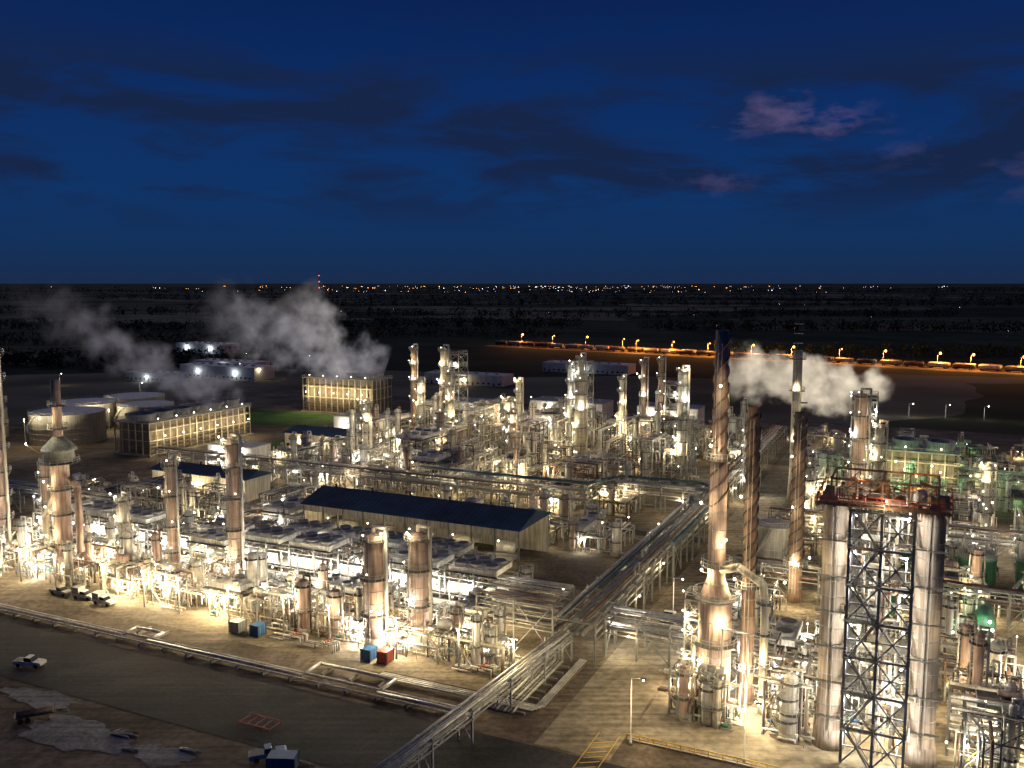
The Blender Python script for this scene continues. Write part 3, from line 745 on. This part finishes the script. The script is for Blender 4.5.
m.pipe([(-33.2,142,12),(-33.2,142,2)], .35, 'clad_cream', 10); m.pipe([(-28,139.5,1),(-28,139.5,15),(-24,139.5,15),(-24,139.5,1)], .2, 'pipe_alu', 8)
for z in (5,10,15,20): m.lathe((-21.6,140,z), (0,0,1), [(0,1.4),(.12,1.4)], 14, 'grating'); m.ringrail(-21.6,140,1.35,z+.1,'galvanised',10,.07)
u.lamp(-21.6, 137.6, 12, 900, 'warm'); u.lamp(-22, 137.0, 5, 1200, 'warm'); u.done()
module(-36, -24, 136.5, 142, 8, True, 1600, 4); module(-21, -14, 136, 145, 9, True, 1400, 3)
lattice(-33.8, 146.5, 1.6, 17, 3.4, 'steel', 'stair_tower', 500, 'warm', 2)

# ------------------------------------------------------------ twin-drum coker structure
u = Unit('coker_structure', -5, 138.5); st = u.m('steel_lattice'); dr = u.m('drums'); pl = u.m('platforms'); pi = u.m('piping')
for a in (-11.4, 1.3):
    dr.lathe((a,138.5,0), (0,0,1), [(0,2.4),(3,2.15),(3.01,1.9),(36.5,1.9),(37.4,1.6),(38,0.8),(38.1,.02)], 32, 'drum_beige')
    for k in range(14): dr.lathe((a,138.5,4.5+k*2.4), (0,0,1), [(0,1.95),(.12,1.95)], 32, 'pipe_dull')
    for dx in (-.35,.35): pl.beam((a+dx,136.3,1),(a+dx,136.3,38),.08,'galvanised')
LV = [5.4*k for k in range(8)]
A_ = [-9.2,-5,-0.8]; B_ = [133.6,138.5,143.4]
for k in range(7):
    z0, z1 = LV[k], LV[k+1]
    zm = (z0+z1)/2
    for x in A_:
        for y in B_: st.beam((x,y,z0), (x,y,z1), .38, 'lattice_blue')
    for y in (B_[0], B_[2]):
        for i in range(2):
            st.beam((A_[i],y,z0), (A_[i+1],y,z1), .2, 'lattice_blue'); st.beam((A_[i+1],y,z0), (A_[i],y,z1), .2, 'lattice_blue')
        st.beam((A_[0],y,z1), (A_[2],y,z1), .34, 'lattice_blue'); st.beam((A_[0],y,zm), (A_[2],y,zm), .16, 'lattice_blue')
    for x in (A_[0], A_[2]):
        for i in range(2): st.beam((x,B_[i],z0), (x,B_[i+1],z1), .2, 'lattice_blue')
        st.beam((x,B_[0],z1), (x,B_[2],z1), .34, 'lattice_blue')
    if k % 2 == 0 or k == 5:
        pl.box(-9.2,-.8,137,143.4,z1+.2,z1+.28,'grating'); pl.rail(-9.4,-.6,133.4,143.6,z1+.28,'galvanised',.08,2)
    else:
        pl.box(-9.2,-5.5,133.6,143.4,z1+.2,z1+.28,'grating')
    x0, x1 = (-8.6,-5.4) if k % 2 else (-5.4,-8.6)
    st.beam((x0,132.9,z0+.3), (x1,132.9,z1+.3), .3, 'galvanised'); st.beam((x0,132.9,z0+1.4), (x1,132.9,z1+1.4), .09, 'galvanised')
    pl.box(-9.4,-4.8,132.3,133.5,z1+.19,z1+.26,'grating')
    pl.rail(-9.4,-4.8,132.3,133.5,z1+.26,'galvanised',.07,1.5)
    for q in range(10):
        xx = R.uniform(-8.5,-1.5); yy = R.uniform(134.0,142.5); mt = R.choice(PM); xd = xx+R.uniform(-3,3)
        pi.pipe([(xx,yy,z0+.5),(xx,yy,z1-1),(xd,yy,z1-1),(xd,yy,z1+1)], R.choice([.1,.16,.24]), mt, 8)
    for q in range(2): pi.vessel((-8+R.uniform(0,4), R.uniform(135,141), z1+1.1), (1,0,0), R.uniform(2,3.2), R.uniform(.4,.7), R.choice(VM), 12)
    for a in (-11.4,1.3):
        for sg in (-1,1): pl.box(a-2.4,a+2.4,138.5+sg*2.0-.4,138.5+sg*2.0+.3,z1-.1,z1,'grating')
    for (lx, ly, kd) in ((-8.6,134.6,'cool'),(-1.6,134.4,'cool'),(-5,141,'warm')):
        u.lamp(lx, ly, z1-1.0, 900 if R.random() < .8 else 400, kd, .2)
for i in range(9):
    x = -13.5+i*2.1; st.beam((x,133,38.3), (x,144,38.3), .3, 'rust_stack')
for y in (133,136.6,140.3,144): st.beam((-13.8,y,38.6), (3.8,y,38.6), .34, 'rust_stack')
pl.box(-13.5,3.5,133,134.4,38.8,38.88,'rust_stack'); pl.box(-13.5,-11,134.4,144,38.8,38.88,'grating'); pl.box(1,3.5,134.4,144,38.8,38.88,'grating')
pl.rail(-13.8,3.8,133,144,38.9,'red_paint',.1,1.6)
for x in (-12,-8.7,-5.2,-1.8,2):
    for y in (134.5,142.5): st.beam((x,y,38.5), (x,y,42.0), .22, 'rust_stack')
for y in (134.5,142.5):
    st.beam((-12,y,42), (2,y,42), .28, 'rust_stack')
    for i in range(4): st.beam((-12+3.5*i,y,38.7),(-8.5+3.5*i,y,42),.12,'rust_stack')
for x in (-12,-5.2,2): st.beam((x,134.5,42),(x,142.5,42),.28,'rust_stack')
for k in range(11):
    xx = R.uniform(-12,1); yy = R.uniform(135.5,142); pi.vessel((xx, yy, 39.0), (0,0,1), R.uniform(1.5,3), R.uniform(.3,.7), R.choice(['rust_stack','clad_cream','clad_grey','pipe_alu']), 12)
for k in range(20):
    xx = R.uniform(-12,0); yy = R.uniform(134,143); pi.pipe([(xx,yy,38.6),(xx,yy,40+R.random()),(xx+R.uniform(1,3),yy,40.2),(xx+2,R.uniform(134,143),40.2)], R.choice([.08,.14,.2]), R.choice(PM), 6)
u.lamp(-8, 134.5, 42.6, 380, 'orange', .16); u.lamp(-1, 138, 42.6, 380, 'orange', .16); u.lamp(-4.5, 131.5, 40, 350, 'warm', .14)
for k in range(4): u.lamp(-14.6 if k % 2 else 4.6, 134.0, 6+k*8, 420, 'warm', .16)
u.done()

# ------------------------------------------------------------ tanks, towers, sheds
tank(-32, 217, 4.6, 12.5, 'clad_grey', 'process_tank', 1, 900)
tank(-346, 275, 15.5, 13, P=4000, lamps=2); tank(-372, 305, 15, 12, P=4500); tank(-390, 262, 13, 12, lamps=1, P=4500); tank(-382, 345, 15, 10, P=4000); tank(-345, 318, 13, 11, P=4000)
for (a, b) in [(-10,212),(2,214),(14,216)]: tank(a+10, b+14, 4, 7, 'green_paint', 'process_tank', 1, 900)
u = Unit('horizontal_drum', 12, 196)
for i in range(4):
    u.m('drums').vessel((-6+i*9, 190, 4), (0,1,0), 11, 2.0, R.choice(['green_paint','clad_cream']), 20)
    for dy in (2,8): u.m('saddles').box(-7+i*9, -5+i*9, 190+dy, 190.5+dy, 0, 3, 'concrete')
u.lamp(5, 188, 7, 1200, 'green'); u.lamp(20, 188, 7, 1500, 'warm'); u.lamp(-8, 292, 16, 3500, 'green', .3); u.lamp(2, 300, 14, 3000, 'green', .3); u.done()
cooling_tower(-302, -283, 262, 321, 13.2, 'B', 6, 1500)
cooling_tower(-308, -263, 392, 410, 18.5, 'A', 4, 2400)
cooling_tower(-22, 10, 322, 336, 14, 'A', 3, 1600)
for (a0,a1,b0,b1,h) in [(-236,-200,400,418,9),(-190,-150,430,448,8),(-250,-225,340,352,8),(-130,-100,425,440,9),(-262,-240,272,284,5)]:
    building(a0,a1,b0,b1,h,'white_paint','clad_grey','control_building',0,2,1800,'cool')
def wb(x, y, l, w, h, name='warehouse', nl=2, P=4000, kind='blue', wall='tank_white', roof='tank_white'):
    a, b = INV(x, y); building(a-l/2, a+l/2, b-w/2, b+w/2, h, wall, roof, name, 0, nl, P, kind)
wb(-305, 900, 60, 25, 9, P=1500); wb(-210, 660, 70, 22, 9, P=900); wb(-255, 640, 40, 16, 6, nl=1, P=900); wb(-225, 720, 60, 20, 7, nl=1, P=900)
wb(-30, 620, 60, 18, 7, nl=1, kind='warm', P=1500); wb(60, 700, 70, 20, 7, nl=1, P=900); wb(-330, 500, 60, 20, 6, nl=1, P=2000)

# ------------------------------------------------------------ foreground things
def street_lamp(a, b, h, P, kind='warm', br=.25, arm=1.6):
    u = Unit('street_lamp', a, b); m = u.m('pole')
    m.lathe((a,b,0), (0,0,1), [(0,.25),(.5,.25),(.5,.13),(h,.08)], 10, 'galvanised'); m.beam((a,b,h), (a+arm,b,h+.3), .1, 'galvanised')
    m.box(a+arm-.2, a+arm+.7, b-.2, b+.2, h+.22, h+.42, 'dark_steel'); u.lamp(a+arm+.25, b, h+.1, P, kind, br); u.done()
street_lamp(-38.6, 125.5, 10.5, 2400, 'warm', .16)
street_lamp(-46, 178, 9, 1400, 'warm', .2); street_lamp(-22, 127.8, 9, 1800, 'warm', .16)
for (x, y) in [(14,1007),(48,985),(82,962),(117,930),(128,905),(160,885),(190,862),(225,838),(255,815),(289,790),(318,768),(352,742),(372,728),(400,706),(430,684),(455,664)]:
    a, b = INV(x, y); street_lamp(a, b-9, 12, 26000, 'orange', 1.0 if R.random() < .35 else .5)
for i in range(6):
    x = R.uniform(-330, -120); y = R.uniform(520, 900); a, b = INV(x, y); street_lamp(a, b, 8, 500, R.choice(['blue','warm']), .3)
for i in range(9):
    x = 190+i*17; y = 470-i*6+R.uniform(-4,4); a, b = INV(x, y); street_lamp(a, b, 7, 500, R.choice(['cool','blue','warm']), .28)

def pickup(a, b, rot, paint='white_paint', name='pickup_truck', box=False):
    u = Unit(name, a, b); u.e.rotation_euler = (0,0,-ANG+rot); m = u.m('body'); w = 0.95
    def prism(pts, mt, ww=w):
        n = len(pts); vs = [(a+x, b-ww, z) for x, z in pts]+[(a+x, b+ww, z) for x, z in pts]
        m.add(vs, [tuple(range(n)), tuple(reversed(range(n, 2*n)))]+[(i, i+n, (i+1)%n+n, (i+1)%n) for i in range(n)], mt)
    prism([(-2.7,.5),(2.7,.5),(2.75,.95),(2.5,1.1),(1.2,1.18),(-2.7,1.18)], paint)
    prism([(-.6,1.18),(1.15,1.18),(.55,1.78),(-.5,1.82)], 'glass_dark', .84); prism([(-.52,1.82),(.55,1.78),(.45,1.88),(-.45,1.9)], paint, .8)
    if box: m.box(a-2.7, a-.75, b-1, b+1, 1.2, 2.6, 'clad_grey')
    else: m.box(a-2.55, a-.75, b-.78, b+.78, 1.181, 1.2, 'dark_steel')
    for x in (-1.7, 1.75):
        for y in (-.98, .7): u.m('wheels').cyl((a+x,b+y,.4), (a+x,b+y+.28,.4), .4, 'rubber', 14)
    m.box(a+2.7, a+2.8, b-.9, b+.9, .5, .7, 'galvanised'); u.done()
pickup(-147, 106, .3)
pickup(-168, 135.3, .1, 'white_paint', 'box_truck', True); pickup(-161, 134.6, 0, 'white_paint', 'box_truck', True); pickup(-175, 134.9, 0, 'clad_grey')
pickup(-47, 178, 1.57, 'white_paint'); pickup(-86, 99, .8, 'blue_paint'); pickup(-200, 135, .4)
def trailer(a, b, rot):
    u = Unit('flatbed_trailer', a, b); u.e.rotation_euler = (0,0,-ANG+rot); m = u.m('deck')
    m.box(a-3, a+3, b-1.1, b+1.1, .95, 1.1, 'dark_steel'); m.beam((a+3,b,1), (a+4.6,b,.8), .18, 'dark_steel')
    for x in (-3,-1.5,0,1.5,2.9):
        for y in (-1.05,1.05): m.beam((a+x,b+y,1.1), (a+x,b+y,1.6), .09, 'dark_steel')
    for x in (-2.0,-1.0):
        for y in (-1.2,.9): u.m('wheels').cyl((a+x,b+y,.45), (a+x,b+y+.3,.45), .45, 'rubber', 14)
    for k in range(4): u.m('cargo').cyl((a-2.6,b-.7+k*.45,1.32), (a+2.6,b-.7+k*.45,1.32), .18, 'pipe_rust', 8)
    u.done()
trailer(-128, 92.6, .9)
def container(a, b, mt, L=6, rot=0, name='shipping_container'):
    u = Unit(name, a, b); u.e.rotation_euler = (0,0,-ANG+rot); m = u.m('body')
    m.box(a-L/2, a+L/2, b-1.2, b+1.2, .15, 2.3, mt)
    for i in range(int(L/.4)):
        x = a-L/2+.2+i*.4
        for y in (b-1.2, b+1.2): m.box(x-.06, x+.06, y-.05, y+.05, .25, 2.2, mt)
    for x in (-L/2, L/2):
        for y in (-1.2,1.2): m.beam((a+x,b+y,0), (a+x,b+y,2.35), .16, 'dark_steel')
    for y in (-.6,.6): u.m('door_bars').beam((a+L/2+.08,b+y,.3), (a+L/2+.08,b+y,2.2), .06, 'galvanised')
    u.done()
container(-82, 97.5, 'blue_paint', 4, .4)
container(-92.3, 134.8, 'blue_paint', 2.0); container(-89, 135.3, 'red_paint', 2.0)
container(-119, 135.3, 'blue_paint', 2.0); container(-124, 135, 'clad_grey', 2.3)
u = Unit('red_pipe_cradle', -94, 107); m = u.m('frame')
for i in range(5):
    m.beam((-97+i*1.5,105,0), (-97+i*1.5,105,.6), .1, 'red_paint'); m.beam((-97+i*1.5,108,0), (-97+i*1.5,108,.6), .1, 'red_paint'); m.beam((-97+i*1.5,105,.4), (-97+i*1.5,108,.4), .1, 'red_paint')
for y in (105,108): m.beam((-97,y,.6), (-91,y,.6), .1, 'red_paint')
u.done()
for (a, b) in [(-104,134),(-112,134.5),(-72,137)]:
    u = Unit('valve_manifold', a, b)
    for k in range(4):
        u.m('pipes').pipe([(a-4,b+k*.7,.5),(a+k,b+k*.7,.5),(a+k,b+k*.7,1.6),(a+4,b+k*.7,1.6),(a+4,b+k*.7,0)], .15, R.choice(PM), 8); u.m('valves').ball((a+2,b+k*.7,1.7), .22, 'red_paint', 8, 6)
    u.done()
u = Unit('pipe_stack', -110, 97)
for k in range(9):
    a_, b_ = R.uniform(-160,-75), R.uniform(88,99)
    for j in range(R.randint(2,5)): u.m('pipes').cyl((a_,b_+j*.4,.15), (a_+R.uniform(2,5),b_+j*.4+.3,.15), .15, R.choice(['pipe_rust','pipe_dull','clad_grey']), 8)
u.done()

# ------------------------------------------------------------ trees, train, town
def trees(name, pts, hmin, hmax, nleaf=34):
    mb = MB()
    for (x, y) in pts:
        h = R.uniform(hmin, hmax); w = h*R.uniform(.45,.8)
        mb.cyl((x,y,0), (x,y,h*.6), h*.03, 'bark', 5, h*.012)
        for k in range(nleaf):
            t = R.uniform(0,6.28); q = R.random()**.5; zz = R.uniform(-1,1); rr = w*q*math.sqrt(1-zz*zz*.8)
            c = (x+rr*math.cos(t), y+rr*math.sin(t), h*.56+zz*h*.42); s = h*R.uniform(.09,.19)
            p = [(c[0]+R.uniform(-s,s), c[1]+R.uniform(-s,s), c[2]+R.uniform(-s,s)) for _ in range(4)]
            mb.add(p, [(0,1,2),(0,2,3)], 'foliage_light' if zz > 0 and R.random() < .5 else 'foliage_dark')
    mb.obj(name)
def belt(x0, y0, x1, y1, n, sp):
    out = []
    k = R.uniform(0, 6)
    for i in range(n):
        t = (i+R.random())/n
        out.append((x0+(x1-x0)*t+R.gauss(0,sp), y0+(y1-y0)*t+math.sin(t*9+k)*sp*3+R.gauss(0,sp*1.3)))
    return out
trees('tree_belt', belt(-560,700,-150,820,200,10), 9, 15, 24)
trees('tree_belt', belt(-1000,1300,100,1400,380,10), 10, 17, 18)
trees('tree_belt', belt(200,1350,1100,1150,300,10), 10, 17, 18)
trees('tree_belt', belt(-1500,1950,900,1800,450,20), 12, 20, 14)
trees('tree_belt', belt(-900,2600,2000,2750,480,28), 14, 24, 12)
trees('tree_belt', belt(-2600,3700,2800,3500,620,40), 18, 28, 10)
trees('tree_belt', belt(-4000,5600,4300,5900,620,80), 26, 40, 9)
trees('tree_belt', belt(200,900,800,760,200,7), 8, 13, 20)
trees('tree_belt', belt(-900,1000,60,1150,280,14), 8, 14, 18)
p0, p1 = Vector((-20,1010,0)), Vector((490,625,0)); d = (p1-p0); L = d.length; d.normalize(); nrm = Vector((-d.y, d.x, 0))
mb = MB(); mb.add([tuple(p0-nrm*20+Vector((0,0,-.05))), tuple(p1-nrm*20+Vector((0,0,-.05))), tuple(p1+nrm*20+Vector((0,0,-.05))), tuple(p0+nrm*20+Vector((0,0,-.05)))], [(0,1,2,3)], 'gravel')
for o in (-.72,.72,6.3,7.7,12.3,13.7): mb.beam(tuple(p0+nrm*o+Vector((0,0,.1))), tuple(p1+nrm*o+Vector((0,0,.1))), .15, 'pipe_rust')
mb.obj('railway_track')
for trk in (0, 7):
    e = bpy.data.objects.new('freight_train', None); COL.objects.link(e); mb = MB()
    for i in range(33):
        c = p0+d*(10+i*18.8)+nrm*trk
        if R.random() < (.08 if trk == 0 else .35): continue
        mb.vessel(tuple(c-d*8+Vector((0,0,3.1))), tuple(d), 16, 1.65, R.choice(['dark_steel','pipe_rust','clad_grey','white_paint']), 14)
        mb.beam(tuple(c-d*8.4+Vector((0,0,1.2))), tuple(c+d*8.4+Vector((0,0,1.2))), .5, 'dark_steel'); mb.ball(tuple(c+Vector((0,0,4.9))), .6, 'dark_steel', 8)
        for o in (-6,-4.5,4.5,6): mb.cyl(tuple(c+d*o-nrm*.9+Vector((0,0,.5))), tuple(c+d*o+nrm*.9+Vector((0,0,.5))), .5, 'rubber', 8)
    mb.obj('tank_wagons', e)
mb = MB()
for i in range(190):
    y = R.uniform(3800, 10000); x = R.gauss(0.04, .18)*y if R.random() < .75 else R.uniform(-.55,.6)*y
    w = R.uniform(8,30); h = R.uniform(4,9); mb.box(x, x+w, y, y+12, -.05, h, R.choice(['tank_white','clad_grey','clad_cream','timber_fill']))
    for k in range(R.randint(1,2)):
        s = y/2600*R.uniform(.3,.75); xx = x+R.uniform(-30,30); mb.beam((xx,y-6,0),(xx,y-6,h+20),.6,'galvanised'); mb.ball((xx, y-6, h+20), s, R.choice(['town_light','town_light','bulb_blue','bulb_orange','town_light']), 6, 4)
for i in range(14):
    y = R.uniform(1100, 2600); x = R.uniform(-.6,.6)*y; mb.beam((x,y,0),(x,y,8),.3,'galvanised'); mb.ball((x,y,8), y/2600*.45, R.choice(['town_light','bulb_blue','town_light']), 6, 4)
mb.obj('distant_town')
u_ = MB(); X, Y = -1150, 5400
for k in range(11):
    u_.beam((X,Y,k*12), (X,Y,k*12+12), 2.5, 'dark_steel')
    if k % 3 == 2: u_.ball((X,Y,k*12+12), 3.0, 'bulb_red', 6)
u_.obj('radio_mast')

# ------------------------------------------------------------ steam plumes (heterogeneous volumes, self-glowing)
def steam(name, src, end, r0, r1, dens, seed, glow, fp=.8):
    s = Vector(src); e_ = Vector(end); d = e_-s; L = d.length
    mb = MB(); mb.lathe((0,0,0), (1,0,0), [(-r0*.9, r0*1.4), (0, r0*2.0), (L, r1*2.1)], 16, 'concrete')
    ob = mb.obj(name); ob.location = s; ob.rotation_mode = 'QUATERNION'; ob.rotation_quaternion = Vector((1,0,0)).rotation_difference(d)
    m = bpy.data.materials.new('steam'); m.use_nodes = True; nt = m.node_tree; nt.nodes.clear(); N = nt.nodes; K = nt.links
    try: m.cycles.volume_step_rate = 0.5
    except Exception: pass
    def mth(op, a, b=None, c=None):
        n = N.new('ShaderNodeMath'); n.operation = op
        for i, v in enumerate((a, b, c)):
            if v is None: continue
            if isinstance(v, (int, float)): n.inputs[i].default_value = v
            else: K.new(v, n.inputs[i])
        return n.outputs[0]
    tc = N.new('ShaderNodeTexCoord')
    off = N.new('ShaderNodeVectorMath'); off.operation = 'ADD'; off.inputs[1].default_value = (seed*37.1, seed*11.3, seed*5.7); K.new(tc.outputs['Object'], off.inputs[0])
    nz = N.new('ShaderNodeTexNoise'); nz.inputs['Scale'].default_value = .045; nz.inputs['Detail'].default_value = 1; K.new(off.outputs[0], nz.inputs['Vector'])
    sub = N.new('ShaderNodeVectorMath'); sub.operation = 'SUBTRACT'; sub.inputs[1].default_value = (.5,.5,.5); K.new(nz.outputs['Color'], sub.inputs[0])
    sc = N.new('ShaderNodeVectorMath'); sc.operation = 'SCALE'; sc.inputs['Scale'].default_value = (r0+r1)*1.2; K.new(sub.outputs[0], sc.inputs[0])
    ad = N.new('ShaderNodeVectorMath'); ad.operation = 'ADD'; K.new(tc.outputs['Object'], ad.inputs[0]); K.new(sc.outputs[0], ad.inputs[1])
    sp = N.new('ShaderNodeSeparateXYZ'); K.new(ad.outputs[0], sp.inputs[0])
    sp0 = N.new('ShaderNodeSeparateXYZ'); K.new(tc.outputs['Object'], sp0.inputs[0])
    rad = mth('SQRT', mth('ADD', mth('MULTIPLY', sp.outputs[1], sp.outputs[1]), mth('MULTIPLY', sp.outputs[2], sp.outputs[2])))
    t = mth('DIVIDE', sp0.outputs[0], L); rr = mth('MULTIPLY_ADD', mth('MAXIMUM', t, 0.0), r1-r0, r0)
    f = mth('SUBTRACT', 1.0, mth('DIVIDE', rad, rr))
    n2 = N.new('ShaderNodeTexNoise'); n2.inputs['Scale'].default_value = .12; n2.inputs['Detail'].default_value = 4; n2.inputs['Roughness'].default_value = .6; K.new(off.outputs[0], n2.inputs['Vector'])
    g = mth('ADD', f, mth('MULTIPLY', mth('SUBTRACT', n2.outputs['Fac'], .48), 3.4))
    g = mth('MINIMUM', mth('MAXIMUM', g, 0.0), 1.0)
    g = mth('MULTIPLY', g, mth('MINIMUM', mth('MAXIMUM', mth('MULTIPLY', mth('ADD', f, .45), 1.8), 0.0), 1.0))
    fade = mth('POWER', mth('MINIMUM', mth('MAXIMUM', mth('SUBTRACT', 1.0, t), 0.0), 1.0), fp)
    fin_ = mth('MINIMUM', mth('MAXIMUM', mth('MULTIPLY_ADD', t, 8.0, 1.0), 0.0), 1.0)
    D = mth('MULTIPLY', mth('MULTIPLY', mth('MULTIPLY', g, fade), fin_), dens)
    ab = N.new('ShaderNodeVolumeAbsorption'); ab.inputs['Color'].default_value = (0,0,0,1); K.new(D, ab.inputs['Density'])
    em = N.new('ShaderNodeEmission'); em.inputs['Color'].default_value = (*glow, 1)  # emission stands in for lamplight scattered by the steam
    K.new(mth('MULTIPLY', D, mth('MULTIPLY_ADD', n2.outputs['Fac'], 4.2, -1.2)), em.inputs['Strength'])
    ash = N.new('ShaderNodeAddShader'); K.new(ab.outputs[0], ash.inputs[0]); K.new(em.outputs[0], ash.inputs[1])
    o = N.new('ShaderNodeOutputMaterial'); K.new(ash.outputs[0], o.inputs['Volume'])
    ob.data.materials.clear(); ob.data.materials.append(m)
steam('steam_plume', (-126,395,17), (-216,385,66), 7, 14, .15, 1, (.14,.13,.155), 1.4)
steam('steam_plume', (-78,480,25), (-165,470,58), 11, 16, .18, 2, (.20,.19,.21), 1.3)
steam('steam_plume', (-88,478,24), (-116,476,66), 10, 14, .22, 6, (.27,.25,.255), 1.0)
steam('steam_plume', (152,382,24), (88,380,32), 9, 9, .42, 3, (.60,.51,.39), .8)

# ------------------------------------------------------------ world
w = bpy.data.worlds.new('World'); scene.world = w; w.use_nodes = True; nt = w.node_tree; nt.nodes.clear(); N = nt.nodes; K = nt.links
tc = N.new('ShaderNodeTexCoord'); sp = N.new('ShaderNodeSeparateXYZ'); K.new(tc.outputs['Generated'], sp.inputs[0])
r = N.new('ShaderNodeValToRGB'); cr = r.color_ramp
for i, (p, c) in enumerate([(0.0,(.010,.025,.072)),(.03,(.007,.030,.098)),(.09,(.005,.034,.135)),(.18,(.0035,.027,.128)),(.30,(.002,.015,.088)),(1,(.001,.008,.045))]):
    e = cr.elements[i] if i < 2 else cr.elements.new(p); e.position = p; e.color = (*c, 1)
K.new(sp.outputs[2], r.inputs['Fac'])
mp = N.new('ShaderNodeMapping'); mp.inputs['Scale'].default_value = (2.4,2.4,11); mp.inputs['Location'].default_value = (4.3,.4,1.7); K.new(tc.outputs['Generated'], mp.inputs['Vector'])
n = N.new('ShaderNodeTexNoise'); n.inputs['Scale'].default_value = 1.5; n.inputs['Detail'].default_value = 9; n.inputs['Roughness'].default_value = .6; n.inputs['Distortion'].default_value = .35; K.new(mp.outputs[0], n.inputs['Vector'])
cm = N.new('ShaderNodeValToRGB'); cm.color_ramp.elements[0].position = .43; cm.color_ramp.elements[1].position = .54; K.new(n.outputs['Fac'], cm.inputs['Fac'])
bd = N.new('ShaderNodeValToRGB'); b_ = bd.color_ramp; b_.elements[0].position = .05; b_.elements[0].color = (0,0,0,1); b_.elements[1].position = .10; b_.elements[1].color = (1,1,1,1)
e = b_.elements.new(.20); e.color = (1,1,1,1); e = b_.elements.new(.25); e.color = (.12,.12,.12,1); K.new(sp.outputs[2], bd.inputs['Fac'])
mu = N.new('ShaderNodeMath'); mu.operation = 'MULTIPLY'; K.new(cm.outputs[0], mu.inputs[0]); K.new(bd.outputs[0], mu.inputs[1])
mu2 = N.new('ShaderNodeMath'); mu2.operation = 'MULTIPLY'; mu2.inputs[1].default_value = .88; K.new(mu.outputs[0], mu2.inputs[0])
mx = N.new('ShaderNodeMix'); mx.data_type = 'RGBA'; K.new(mu2.outputs[0], mx.inputs[0]); K.new(r.outputs[0], mx.inputs[6]); mx.inputs[7].default_value = (.008,.018,.058,1)
col = mx.outputs[2]
mpp = N.new('ShaderNodeMapping'); mpp.inputs['Scale'].default_value = (12,12,30); K.new(tc.outputs['Generated'], mpp.inputs['Vector'])
n3 = N.new('ShaderNodeTexNoise'); n3.inputs['Scale'].default_value = 1.6; n3.inputs['Detail'].default_value = 9; n3.inputs['Roughness'].default_value = .6; K.new(mpp.outputs[0], n3.inputs['Vector'])
for (dv, rx, st_) in [((.262,.948,.172),.065,1.0),((.325,.933,.158),.055,1.0),((.205,.972,.105),.06,.5),((.50,.86,.105),.07,.5),((.40,.91,.13),.05,.35)]:
    sb = N.new('ShaderNodeVectorMath'); sb.operation = 'SUBTRACT'; sb.inputs[1].default_value = dv; K.new(tc.outputs['Generated'], sb.inputs[0])
    ml = N.new('ShaderNodeVectorMath'); ml.operation = 'MULTIPLY'; ml.inputs[1].default_value = (1,1,2.4); K.new(sb.outputs[0], ml.inputs[0])
    ln = N.new('ShaderNodeVectorMath'); ln.operation = 'LENGTH'; K.new(ml.outputs[0], ln.inputs[0])
    q = N.new('ShaderNodeMath'); q.operation = 'DIVIDE'; K.new(ln.outputs['Value'], q.inputs[0]); q.inputs[1].default_value = rx
    q1 = N.new('ShaderNodeMath'); q1.operation = 'SUBTRACT'; q1.inputs[0].default_value = 0.75; K.new(q.outputs[0], q1.inputs[1])
    q2 = N.new('ShaderNodeMath'); q2.operation = 'MULTIPLY_ADD'; K.new(n3.outputs['Fac'], q2.inputs[0]); q2.inputs[1].default_value = 4.5; q2.inputs[2].default_value = -2.3
    q3 = N.new('ShaderNodeMath'); q3.operation = 'ADD'; q3.use_clamp = True; K.new(q1.outputs[0], q3.inputs[0]); K.new(q2.outputs[0], q3.inputs[1])
    q4 = N.new('ShaderNodeMath'); q4.operation = 'ADD'; q4.use_clamp = True; q4.inputs[1].default_value = .6; K.new(q1.outputs[0], q4.inputs[0])
    q6 = N.new('ShaderNodeMath'); q6.operation = 'MULTIPLY'; K.new(q3.outputs[0], q6.inputs[0]); K.new(q4.outputs[0], q6.inputs[1])
    q7 = N.new('ShaderNodeMath'); q7.operation = 'MULTIPLY'; K.new(q6.outputs[0], q7.inputs[0]); q7.inputs[1].default_value = st_*.8
    m2 = N.new('ShaderNodeMix'); m2.data_type = 'RGBA'; K.new(q7.outputs[0], m2.inputs[0]); K.new(col, m2.inputs[6]); m2.inputs[7].default_value = (.095,.075,.17,1); col = m2.outputs[2]
bg = N.new('ShaderNodeBackground'); bg.inputs[1].default_value = 1.0; K.new(col, bg.inputs[0])
sk = N.new('ShaderNodeTexSky')
try:
    sk.sky_type = 'NISHITA'; sk.sun_disc = False; sk.sun_elevation = math.radians(-3.0); sk.sun_rotation = math.radians(200)
except Exception: pass
bg2 = N.new('ShaderNodeBackground'); bg2.inputs[1].default_value = .01; K.new(sk.outputs[0], bg2.inputs[0])
ads = N.new('ShaderNodeAddShader'); K.new(bg.outputs[0], ads.inputs[0]); K.new(bg2.outputs[0], ads.inputs[1])
o = N.new('ShaderNodeOutputWorld'); K.new(ads.outputs[0], o.inputs[0])
sl = bpy.data.lights.new('ambient_fill_sun', 'SUN'); sl.energy = 0.25; sl.angle = math.radians(25); sl.color = (1.0,.90,.86)  # faint sun lamp added as fill to raise the ambient level
so = bpy.data.objects.new('ambient_fill_sun', sl); COL.objects.link(so); so.rotation_euler = (math.radians(50), 0, math.radians(-160))

# ------------------------------------------------------------ camera
cam = bpy.data.cameras.new('camera'); cam.sensor_width = 36; cam.lens = 900/1024*36; cam.clip_end = 60000; cam.clip_start = 1
co = bpy.data.objects.new('camera', cam); COL.objects.link(co); co.location = (0,0,70); co.rotation_euler = (math.radians(90-6.466), 0, 0)
scene.camera = co
print('LIGHTS', NL[0], 'OBJECTS', len(bpy.data.objects), 'FACES', sum(len(m_.polygons) for m_ in bpy.data.meshes))
